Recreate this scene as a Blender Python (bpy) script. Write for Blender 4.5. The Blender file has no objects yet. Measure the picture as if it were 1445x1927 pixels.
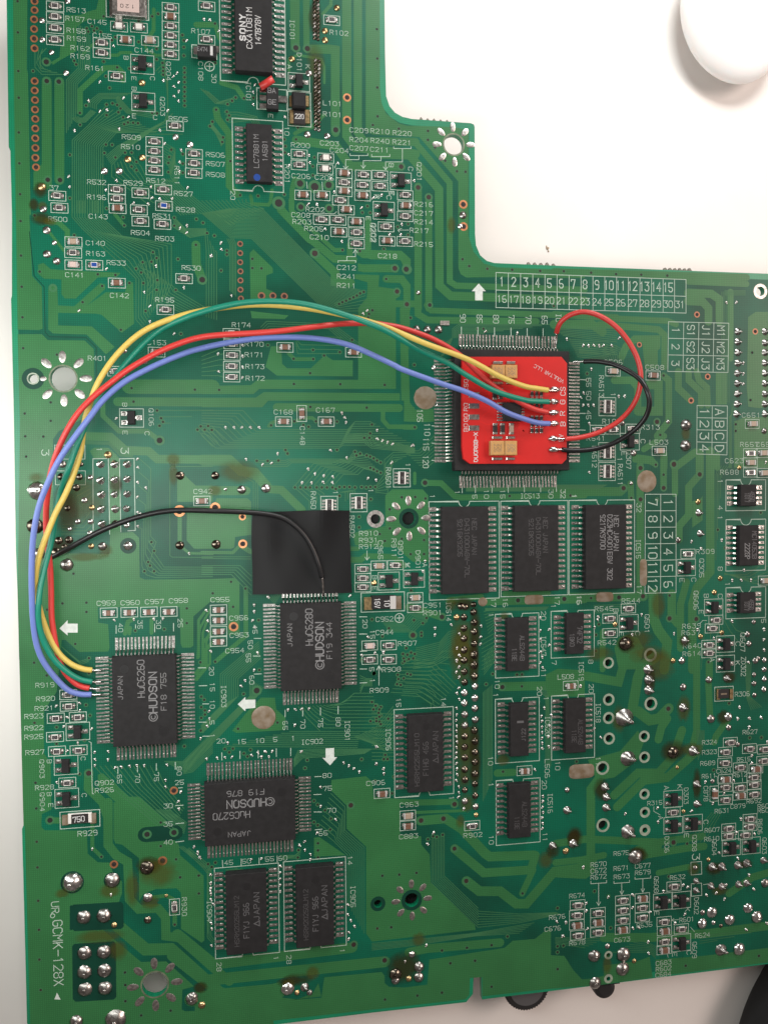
import bpy, bmesh, math, random
from mathutils import Vector, Matrix
from mathutils.geometry import tessellate_polygon

random.seed(7)
scene = bpy.context.scene
C = scene.collection
MM = 0.001
# ------------------------------------------------------------------ camera
F = 1560.0                       # focal length in photo pixels
W, H = 1445.0, 1927.0
ex = Vector((8980.0, -113.0, F)).normalized()
ey = Vector((458.0, 55000.0, F)); ey = (ey - ex * ey.dot(ex)).normalized()
nz = ex.cross(ey)                # away from the camera
D = 0.1905                       # metres from the lens to the board
O = Vector((0, 0, D))
RT = Matrix((ex, -ey, -nz))      # camera frame (x right, y down, z forward) -> board frame
cam_loc = RT @ (-O)
cd = bpy.data.cameras.new('camera'); cam = bpy.data.objects.new('camera', cd); C.objects.link(cam)
rm = RT @ Matrix(((1, 0, 0), (0, -1, 0), (0, 0, -1)))
cam.matrix_world = Matrix.Translation(cam_loc) @ rm.to_4x4()
cd.sensor_fit = 'HORIZONTAL'; cd.sensor_width = 36.0; cd.lens = F / W * 36.0
cd.clip_start = 0.005; cd.clip_end = 20.0
scene.camera = cam

def P(u, v, z=0.0):
    """photo pixel -> point of the board frame at height z (metres) above the board face"""
    d = RT @ Vector(((u - W / 2) / F, (v - H / 2) / F, 1.0))
    t = (z - cam_loc.z) / d.z
    return cam_loc + d * t

def MPX(u, v, z=0.0):
    return (P(u + 1, v, z) - P(u - 1, v, z)).length / 2
def MPY(u, v, z=0.0):
    return (P(u, v + 1, z) - P(u, v - 1, z)).length / 2
def MPP(u, v, z=0.0):
    return (MPX(u, v, z) + MPY(u, v, z)) / 2

# ------------------------------------------------------------------ light
w = bpy.data.worlds.new('World'); scene.world = w; w.use_nodes = True
bg = w.node_tree.nodes['Background']
bg.inputs[0].default_value = (1.0, 0.84, 0.76, 1); bg.inputs[1].default_value = 0.145

def area(name, loc, target, sx, sy, energy, col):
    l = bpy.data.lights.new(name, 'AREA'); l.shape = 'RECTANGLE'; l.size = sx; l.size_y = sy
    l.energy = energy; l.color = col
    o = bpy.data.objects.new(name, l); C.objects.link(o); o.location = loc
    o.rotation_euler = (Vector(target) - Vector(loc)).to_track_quat('-Z', 'Y').to_euler()
    return o
area('window_light', (-0.140, 0.003, 0.088), (-0.085, 0.003, 0), 0.05, 0.30, 0.285, (0.98, 1.0, 0.96))
area('corner_fill', (0.085, 0.235, 0.135), (0.06, 0.11, 0), 0.12, 0.06, 0.36, (0.98, 1.0, 0.98))  # added fill low over the board, brightens the upper-right table
area('room_fill', (0.95, 0.28, 0.85), (0.02, -0.05, 0), 0.6, 0.4, 7.2, (1.0, 0.82, 0.74))  # added warm fill in place of part of the ambient light
scene.view_settings.view_transform = 'Standard'
scene.view_settings.look = 'None'
scene.view_settings.exposure = 0.42
scene.view_settings.gamma = 1.0
scene.view_settings.use_curve_mapping = False
scene.cycles.use_denoising = True
scene.cycles.max_bounces = 6

# ------------------------------------------------------------------ materials
MAT = {}
def mat(name, base, rough=0.5, metal=0.0, noise=0.0, nscale=800.0, bump=0.0, bscale=3000.0, coat=0.0,
        base2=None, weave=0.0, spec=0.5):
    m = bpy.data.materials.new(name); m.use_nodes = True
    nt = m.node_tree; b = nt.nodes['Principled BSDF']
    b.inputs['Base Color'].default_value = (*base, 1)
    b.inputs['Roughness'].default_value = rough
    b.inputs['Metallic'].default_value = metal
    b.inputs['Specular IOR Level'].default_value = spec
    if coat:
        b.inputs['Coat Weight'].default_value = coat; b.inputs['Coat Roughness'].default_value = 0.12
    tc = nt.nodes.new('ShaderNodeTexCoord')
    gm = nt.nodes.new('ShaderNodeNewGeometry')
    src = gm.outputs['Position']
    if noise or base2:
        n = nt.nodes.new('ShaderNodeTexNoise'); n.inputs['Scale'].default_value = nscale
        n.inputs['Detail'].default_value = 5; nt.links.new(src, n.inputs['Vector'])
        mx = nt.nodes.new('ShaderNodeMix'); mx.data_type = 'RGBA'
        c2 = base2 or tuple(c * (1 - noise) for c in base)
        mx.inputs[6].default_value = (*base, 1); mx.inputs[7].default_value = (*c2, 1)
        rp = nt.nodes.new('ShaderNodeValToRGB'); rp.color_ramp.elements[0].position = 0.38
        rp.color_ramp.elements[1].position = 0.62
        nt.links.new(n.outputs['Fac'], rp.inputs[0]); nt.links.new(rp.outputs[0], mx.inputs[0])
        nt.links.new(mx.outputs[2], b.inputs['Base Color'])
    if bump or weave:
        bp = nt.nodes.new('ShaderNodeBump'); bp.inputs['Distance'].default_value = 0.00003
        bp.inputs['Strength'].default_value = bump or weave
        if weave:      # glass-cloth weave of the laminate under the lacquer
            fac = None
            for ax in ('X', 'Y'):
                wv = nt.nodes.new('ShaderNodeTexWave'); wv.bands_direction = ax
                wv.inputs['Scale'].default_value = 700; wv.inputs['Distortion'].default_value = 0.8
                nt.links.new(src, wv.inputs['Vector'])
                if fac is None: fac = wv.outputs['Fac']
                else:
                    mm = nt.nodes.new('ShaderNodeMath'); mm.operation = 'MULTIPLY'
                    nt.links.new(fac, mm.inputs[0]); nt.links.new(wv.outputs['Fac'], mm.inputs[1]); fac = mm.outputs[0]
            nt.links.new(fac, bp.inputs['Height'])
            hs = nt.nodes.new('ShaderNodeHueSaturation'); mr = nt.nodes.new('ShaderNodeMapRange')
            mr.inputs[3].default_value = 0.86; mr.inputs[4].default_value = 1.22; nt.links.new(fac, mr.inputs[0]); nt.links.new(mr.outputs[0], hs.inputs['Value'])
            lk = b.inputs['Base Color'].links
            if lk: nt.links.new(lk[0].from_socket, hs.inputs['Color'])
            else: hs.inputs['Color'].default_value = (*base, 1)
            nt.links.new(hs.outputs[0], b.inputs['Base Color'])
        else:
            n2 = nt.nodes.new('ShaderNodeTexNoise'); n2.inputs['Scale'].default_value = bscale
            n2.inputs['Detail'].default_value = 3; nt.links.new(src, n2.inputs['Vector'])
            nt.links.new(n2.outputs['Fac'], bp.inputs['Height'])
        nt.links.new(bp.outputs[0], b.inputs['Normal'])
    MAT[name] = m
    return m

mat('laminate', (0.004, 0.20, 0.095), 0.35, nscale=60, noise=0.2, weave=0.1)
mat('mask_dark', (0.003, 0.057, 0.033), 0.36, base2=(0.002, 0.108, 0.060), nscale=34, weave=0.12, spec=0.28)
mat('mask_clear', (0.003, 0.042, 0.026), 0.38, nscale=120, noise=0.15, spec=0.26)
mat('mask_copper', (0.027, 0.140, 0.046), 0.36, nscale=90, noise=0.12, weave=0.25, spec=0.36)
mat('mask_trace', (0.034, 0.130, 0.056), 0.42, spec=0.3)
mat('silk', (0.36, 0.46, 0.39), 0.6, noise=0.12, nscale=900)
mat('silk_block', (0.55, 0.60, 0.57), 0.6, noise=0.15, nscale=900)
mat('solder', (0.70, 0.69, 0.67), 0.22, 1.0, noise=0.45, nscale=1300, bump=0.6, bscale=2400)
mat('solder_dull', (0.42, 0.40, 0.38), 0.30, 1.0, noise=0.5, nscale=1300, bump=0.9, bscale=2300)
mat('solder_dark', (0.20, 0.17, 0.135), 0.22, 1.0, noise=0.7, nscale=1500, bump=0.8, bscale=2200)
mat('solder_gold', (0.62, 0.46, 0.24), 0.3, 1.0, noise=0.4, nscale=1500)
mat('lead', (0.70, 0.68, 0.65), 0.25, 1.0, noise=0.35, nscale=2500, bump=0.3, bscale=3500)
mat('tinned', (0.52, 0.50, 0.475), 0.38, 1.0, noise=0.45, nscale=1800, bump=0.6, bscale=2500)
mat('copper', (0.62, 0.27, 0.13), 0.4, 0.75, noise=0.3, nscale=1200)
mat('oxide', (0.23, 0.19, 0.145), 0.55, 0.2, base2=(0.15, 0.105, 0.06), nscale=420, bump=0.8, bscale=1500)
mat('hole', (0.006, 0.005, 0.004), 0.7)  # flat black that paints the darkness inside bores
mat('hole_brown', (0.018, 0.008, 0.006), 0.7)
mat('plastic_black', (0.015, 0.0145, 0.0155), 0.68, bump=0.35, bscale=6000, noise=0.25, nscale=700, spec=0.28)
mat('plastic_dimple', (0.012, 0.012, 0.013), 0.35)
mat('glaze_dark', (0.025, 0.022, 0.022), 0.3)
mat('ceramic_white', (0.62, 0.60, 0.57), 0.4)
mat('ceramic_grey', (0.42, 0.41, 0.40), 0.4)
mat('ceramic_brown', (0.17, 0.085, 0.055), 0.4, noise=0.2, nscale=1500)
mat('ceramic_tan', (0.33, 0.25, 0.19), 0.4)
mat('ceramic_pink', (0.50, 0.39, 0.36), 0.4)
mat('blue_glaze', (0.012, 0.05, 0.24), 0.35)
mat('mark_grey', (0.17, 0.17, 0.175), 0.6)
mat('mark_faint', (0.048, 0.047, 0.05), 0.6)
mat('mark_mid', (0.085, 0.085, 0.09), 0.6)
mat('mark_white', (0.48, 0.48, 0.48), 0.6)
mat('red_mask', (0.50, 0.013, 0.012), 0.33, noise=0.1, nscale=150)
mat('red_core', (0.45, 0.12, 0.09), 0.7)
mat('red_trace', (0.50, 0.012, 0.01), 0.33)
mat('tantalum', (0.46, 0.25, 0.085), 0.45, noise=0.1, nscale=900)
mat('pvc_yellow', (0.55, 0.41, 0.09), 0.45, bump=0.3, bscale=900)
mat('pvc_green', (0.004, 0.185, 0.12), 0.42, bump=0.3, bscale=900)
mat('pvc_red', (0.50, 0.035, 0.03), 0.40, bump=0.2, bscale=1200)
mat('pvc_blue', (0.118, 0.170, 0.44), 0.45, bump=0.3, bscale=900)
mat('pvc_black', (0.008, 0.008, 0.009), 0.36, bump=0.2, bscale=1200, spec=0.4)
mat('ink', (0.10, 0.07, 0.02), 0.6)
mat('tape', (0.0025, 0.0025, 0.0032), 0.45, bump=0.12, bscale=260, spec=0.2)
mat('rubber', (0.012, 0.012, 0.013), 0.55)
mat('wheel_grey', (0.085, 0.085, 0.09), 0.5, bump=0.3, bscale=900)
mat('cloth_black', (0.008, 0.008, 0.009), 0.9, bump=1.0, bscale=1500)
mat('white_glaze', (0.88, 0.83, 0.82), 0.5)
b_ = MAT['white_glaze'].node_tree.nodes['Principled BSDF']; b_.inputs['Subsurface Weight'].default_value = 0.8; b_.inputs['Subsurface Radius'].default_value = (.012, .008, .007); b_.inputs['Subsurface Scale'].default_value = 1.0
mat('crumb', (0.36, 0.28, 0.20), 0.8)
def flux_mat(name, col, amt):
    m = bpy.data.materials.new(name); m.use_nodes = True; nt = m.node_tree
    b = nt.nodes['Principled BSDF']; b.inputs['Base Color'].default_value = (*col, 1); b.inputs['Roughness'].default_value = 0.42; b.inputs['Specular IOR Level'].default_value = 0.2
    n = nt.nodes.new('ShaderNodeTexNoise'); n.inputs['Scale'].default_value = 260; n.inputs['Detail'].default_value = 7
    g = nt.nodes.new('ShaderNodeNewGeometry'); nt.links.new(g.outputs['Position'], n.inputs['Vector'])
    tc = nt.nodes.new('ShaderNodeTexCoord'); ln = nt.nodes.new('ShaderNodeVectorMath'); ln.operation = 'LENGTH'
    nt.links.new(tc.outputs['Object'], ln.inputs[0])
    ed = nt.nodes.new('ShaderNodeMapRange'); ed.inputs[1].default_value = 1.0; ed.inputs[2].default_value = 0.25
    ed.inputs[3].default_value = 0.0; ed.inputs[4].default_value = 0.62; nt.links.new(ln.outputs['Value'], ed.inputs[0])
    ad = nt.nodes.new('ShaderNodeMath'); ad.operation = 'MULTIPLY'; nt.links.new(ed.outputs[0], ad.inputs[0]); nt.links.new(n.outputs['Fac'], ad.inputs[1])
    r = nt.nodes.new('ShaderNodeValToRGB'); r.color_ramp.elements[0].position = 0.04; r.color_ramp.elements[1].position = 0.24
    r.color_ramp.elements[0].color = (0, 0, 0, 1); r.color_ramp.elements[1].color = (amt, amt, amt, 1)
    nt.links.new(ad.outputs[0], r.inputs[0]); nt.links.new(r.outputs[0], b.inputs['Alpha'])
    MAT[name] = m
flux_mat('flux', (0.085, 0.070, 0.008), 0.38)
flux_mat('flux_dark', (0.032, 0.024, 0.005), 0.58)
# table: white laminate with faint dirt
m = mat('table', (0.80, 0.765, 0.735), 0.45, noise=0.05, nscale=30, bump=0.05, bscale=900)

# ------------------------------------------------------------------ object helpers
def link(name, me, material=None, parent=None, loc=None):
    o = bpy.data.objects.new(name, me); C.objects.link(o)
    if material is not None and me is not None and len(me.materials) == 0:
        for x in (material if isinstance(material, (list, tuple)) else [material]): me.materials.append(MAT[x])
    if parent is not None: o.parent = parent
    if loc is not None: o.location = loc
    return o

class MB:
    """collects faces of one mesh"""
    def __init__(s): s.v = []; s.f = []; s.m = []
    def add(s, vs, fs, mi=0):
        k = len(s.v); s.v += [tuple(p) for p in vs]; s.f += [tuple(i + k for i in f) for f in fs]; s.m += [mi] * len(fs)
    def box(s, x0, y0, z0, x1, y1, z1, mi=0, ch=0.0):
        if ch:
            vs = []
            for (a, b, c, d, z) in ((x0, y0, x1, y1, z0), (x0, y0, x1, y1, z1 - ch), (x0 + ch, y0 + ch, x1 - ch, y1 - ch, z1)):
                vs += [(a, b, z), (c, b, z), (c, d, z), (a, d, z)]
            fs = [(3, 2, 1, 0), (8, 9, 10, 11)]
            for k in (0, 4):
                for i in range(4):
                    j = (i + 1) % 4; fs.append((k + i, k + j, k + 4 + j, k + 4 + i))
            s.add(vs, fs, mi)
        else:
            s.add([(x0, y0, z0), (x1, y0, z0), (x1, y1, z0), (x0, y1, z0), (x0, y0, z1), (x1, y0, z1), (x1, y1, z1), (x0, y1, z1)],
                  [(3, 2, 1, 0), (4, 5, 6, 7), (0, 1, 5, 4), (1, 2, 6, 5), (2, 3, 7, 6), (3, 0, 4, 7)], mi)
    def quad(s, x0, y0, x1, y1, z, mi=0):
        s.add([(x0, y0, z), (x1, y0, z), (x1, y1, z), (x0, y1, z)], [(0, 1, 2, 3)], mi)
    def disc(s, x, y, r, z, n=14, mi=0, r_in=0.0, sy=1.0):
        a = [(x + r * math.cos(2 * math.pi * i / n), y + sy * r * math.sin(2 * math.pi * i / n), z) for i in range(n)]
        if r_in:
            b = [(x + r_in * math.cos(2 * math.pi * i / n), y + sy * r_in * math.sin(2 * math.pi * i / n), z) for i in range(n)]
            s.add(a + b, [(i, (i + 1) % n, n + (i + 1) % n, n + i) for i in range(n)], mi)
        else: s.add(a, [tuple(range(n))], mi)
    def dome(s, x, y, r, h, n=8, rings=3, mi=0, z0=0.0, jit=0.0, tip=None, sy=1.0):
        vs = []
        for k in range(rings):
            a = math.pi / 2 * k / rings; rr = r * math.cos(a); zz = z0 + h * math.sin(a)
            for i in range(n):
                t = 2 * math.pi * i / n; q = 1 + random.uniform(-jit, jit)
                vs.append((x + rr * q * math.cos(t), y + sy * rr * q * math.sin(t), zz))
        vs.append((x + (tip[0] if tip else 0), y + (tip[1] if tip else 0), z0 + h))
        fs = []
        for k in range(rings - 1):
            for i in range(n):
                j = (i + 1) % n; fs.append((k * n + i, k * n + j, (k + 1) * n + j, (k + 1) * n + i))
        for i in range(n): fs.append(((rings - 1) * n + i, (rings - 1) * n + (i + 1) % n, rings * n))
        s.add(vs, fs, mi)
    def strip(s, pts, wd, z, mi=0, cap=True, closed=False):
        """flat mitred ribbon along 2-D points"""
        q = []
        for p in pts:
            p = Vector((p[0], p[1]))
            if not q or (p - q[-1]).length > 1e-6: q.append(p)
        if len(q) < 2: return
        n = len(q); L = []; R = []
        for i in range(n):
            if closed: a, b = q[i - 1], q[(i + 1) % n]; d1 = (q[i] - a).normalized(); d2 = (b - q[i]).normalized()
            else:
                d1 = (q[i] - q[i - 1]).normalized() if i else (q[1] - q[0]).normalized()
                d2 = (q[i + 1] - q[i]).normalized() if i < n - 1 else d1
            t = d1 + d2
            t = t.normalized() if t.length > 1e-4 else d1
            nn = Vector((-t.y, t.x)); k = 1 / max(0.45, abs(nn.dot(Vector((-d1.y, d1.x)))))
            e = Vector((0, 0))
            if cap and not closed:
                if i == 0: e = -d1 * wd * 0.5
                if i == n - 1: e = d1 * wd * 0.5
            L.append((q[i] + e + nn * wd / 2 * k)); R.append((q[i] + e - nn * wd / 2 * k))
        vs = [(p.x, p.y, z) for p in L] + [(p.x, p.y, z) for p in R]
        fs = [(n + i, n + i + 1, i + 1, i) for i in range(n - 1)]
        if closed: fs.append((2 * n - 1, n, 0, n - 1))
        s.add(vs, fs, mi)
    def mesh(s, name, smooth=False):
        me = bpy.data.meshes.new(name); me.from_pydata(s.v, [], s.f)
        if any(s.m): me.polygons.foreach_set('material_index', s.m)
        if smooth: me.polygons.foreach_set('use_smooth', [True] * len(s.f))
        me.update(); return me
    def build(s, name, material, parent=None, smooth=False, loc=None):
        return link(name, s.mesh(name, smooth), material, parent, loc)

def poly_sheet(name, outer, holes, z, material, parent, thick=0.0):
    """flat polygon with holes; thick > 0 gives it walls down to z - thick"""
    loops = [[Vector((p[0], p[1], 0)) for p in outer]] + [[Vector((p[0], p[1], 0)) for p in h] for h in holes]
    tris = tessellate_polygon(loops)
    vs = [(p.x, p.y, z) for l in loops for p in l]; fs = []
    for t in tris:
        a, b, c = (Vector(vs[i]) for i in t)
        fs.append(tuple(t) if (b - a).cross(c - a).z > 0 else tuple(reversed(t)))
    if thick:
        n = len(vs); vs += [(x, y, z - thick) for x, y, _ in vs]
        fs += [tuple(i + n for i in reversed(f)) for f in fs]
        k = 0
        for li, l in enumerate(loops):
            m = len(l)
            area2 = sum(l[i].x * l[(i + 1) % m].y - l[(i + 1) % m].x * l[i].y for i in range(m))
            for i in range(m):
                a, b = k + i, k + (i + 1) % m
                f = (a, a + n, b + n, b) if (area2 > 0) == (li == 0) else (b, b + n, a + n, a)
                fs.append(f)
            k += m
    me = bpy.data.meshes.new(name); me.from_pydata(vs, [], fs); me.update()
    return link(name, me, material, parent)

def circle(c, r, n=24):
    return [(c.x + r * math.cos(2 * math.pi * i / n), c.y + r * math.sin(2 * math.pi * i / n)) for i in range(n)]

def inside(pt, poly):
    x, y = pt; r = False; j = len(poly) - 1
    for i in range(len(poly)):
        xi, yi = poly[i][0], poly[i][1]; xj, yj = poly[j][0], poly[j][1]
        if (yi > y) != (yj > y) and x < (xj - xi) * (y - yi) / (yj - yi + 1e-12) + xi: r = not r
        j = i
    return r

# ------------------------------------------------------------------ stroke lettering (grid 4 wide, 6 high)
GL = {
 'A': '00 16 36 40|0.82 3.62', 'B': '00 06 36 45 44 33 03|33 42 41 30 00', 'C': '41 30 10 01 05 16 36 45', 'D': '00 06 26 44 42 20 00',
 'E': '40 00 06 46|03 33', 'F': '00 06 46|03 33', 'G': '45 36 16 05 01 10 30 41 43 23', 'H': '00 06|40 46|03 43', 'I': '20 26|10 30|16 36',
 'J': '01 10 20 31 36', 'K': '00 06|46 02|14 40', 'L': '06 00 40', 'M': '00 06 23 46 40', 'N': '00 06 40 46', 'O': '10 01 05 16 36 45 41 30 10',
 'P': '00 06 36 45 44 33 03', 'Q': '10 01 05 16 36 45 41 30 10|22 40', 'R': '00 06 36 45 44 33 03|23 40', 'S': '01 10 30 41 42 33 13 04 05 16 36 45',
 'T': '06 46|26 20', 'U': '06 01 10 30 41 46', 'V': '06 20 46', 'W': '06 10 24 30 46', 'X': '00 46|06 40', 'Y': '06 23 46|23 20', 'Z': '06 46 00 40',
 '0': '10 01 05 16 36 45 41 30 10', '1': '15 26 20', '2': '05 16 36 45 44 00 40', '3': '06 46 24 34 43 41 30 10 01', '4': '30 36 02 42',
 '5': '46 06 03 33 42 41 30 10 01', '6': '36 16 05 01 10 30 41 42 33 13 02', '7': '05 06 46 20', '8': '13 04 05 16 36 45 44 33 13 02 01 10 30 41 42 33',
 '9': '10 30 41 45 36 16 05 04 13 33 44', '-': '03 43', '.': '20 20.5', 'u': '04 01 10 30 41 44|41 40', '/': '00 46', '+': '23.7 20.3|03 43',
}
def glyph(ch):
    out = []
    for st in GL.get(ch, '').split('|'):
        pl = []
        for tok in st.split():
            if '.' in tok:
                # forms a.bc or ab.c : first digit(s) x then y
                if tok[1] == '.': pl.append((float(tok[:3]), float(tok[3:] or 0)))
                else: pl.append((float(tok[0]), float(tok[1:])))
            else: pl.append((float(tok[0]), float(tok[1])))
        if pl: out.append(pl)
    return out
GL['A'] = '00 26 40|0.72 3.32'
CNT = [0]
def letter(mb, s, u, v, h, L=None, rot=0.0, z=0.0, sw=0.13, mi=0):
    """stroke text centred on photo pixel (u,v); h cap height, L length in photo pixels, rot clockwise"""
    c = P(u, v, z); k, kh = MPX(u, v, z), MPY(u, v, z)
    if rot in (90, 270): k, kh = kh, k
    elif rot not in (0, 180): k = kh = (k + kh) / 2
    n = len(s); L = L if L else n * h * 1.08
    adv = L / n * k; hh = h * kh; cw = min(adv * 0.74, hh * 0.80)
    a = -math.radians(rot); ca, sa = math.cos(a), math.sin(a)
    for i, ch in enumerate(s):
        x0 = -L * k / 2 + adv * (i + 0.5)
        if ch == '@':      # copyright sign
            rr = hh * 0.55
            ring = [(rr * math.cos(t * math.pi / 8) + x0, rr * math.sin(t * math.pi / 8)) for t in range(16)]
            arc = [(rr * .5 * math.cos(t * math.pi / 6) + x0, rr * .5 * math.sin(t * math.pi / 6)) for t in range(2, 11)]
            for pl, cl in ((ring, True), (arc, False)):
                CNT[0] += 1
                mb.strip([(c.x + x * ca - y * sa, c.y + x * sa + y * ca) for x, y in pl], hh * sw * 0.7, z + (CNT[0] % 40) * 2e-7, mi, closed=cl)
            continue
        if ch == '^':      # open triangle mark
            pl = [(x0 - cw * .6, -hh / 2), (x0, hh / 2), (x0 + cw * .6, -hh / 2)]
            mb.strip([(c.x + x * ca - y * sa, c.y + x * sa + y * ca) for x, y in pl], hh * sw * 1.3, z, mi, closed=True)
            continue
        for pl in glyph(ch):
            q = []
            for gx, gy in pl:
                x = x0 + (gx / 4 - 0.5) * cw; y = (gy / 6 - 0.5) * hh
                q.append((c.x + x * ca - y * sa, c.y + x * sa + y * ca))
            CNT[0] += 1
            mb.strip(q, hh * sw, z + (CNT[0] % 40) * 2e-7, mi)
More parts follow.
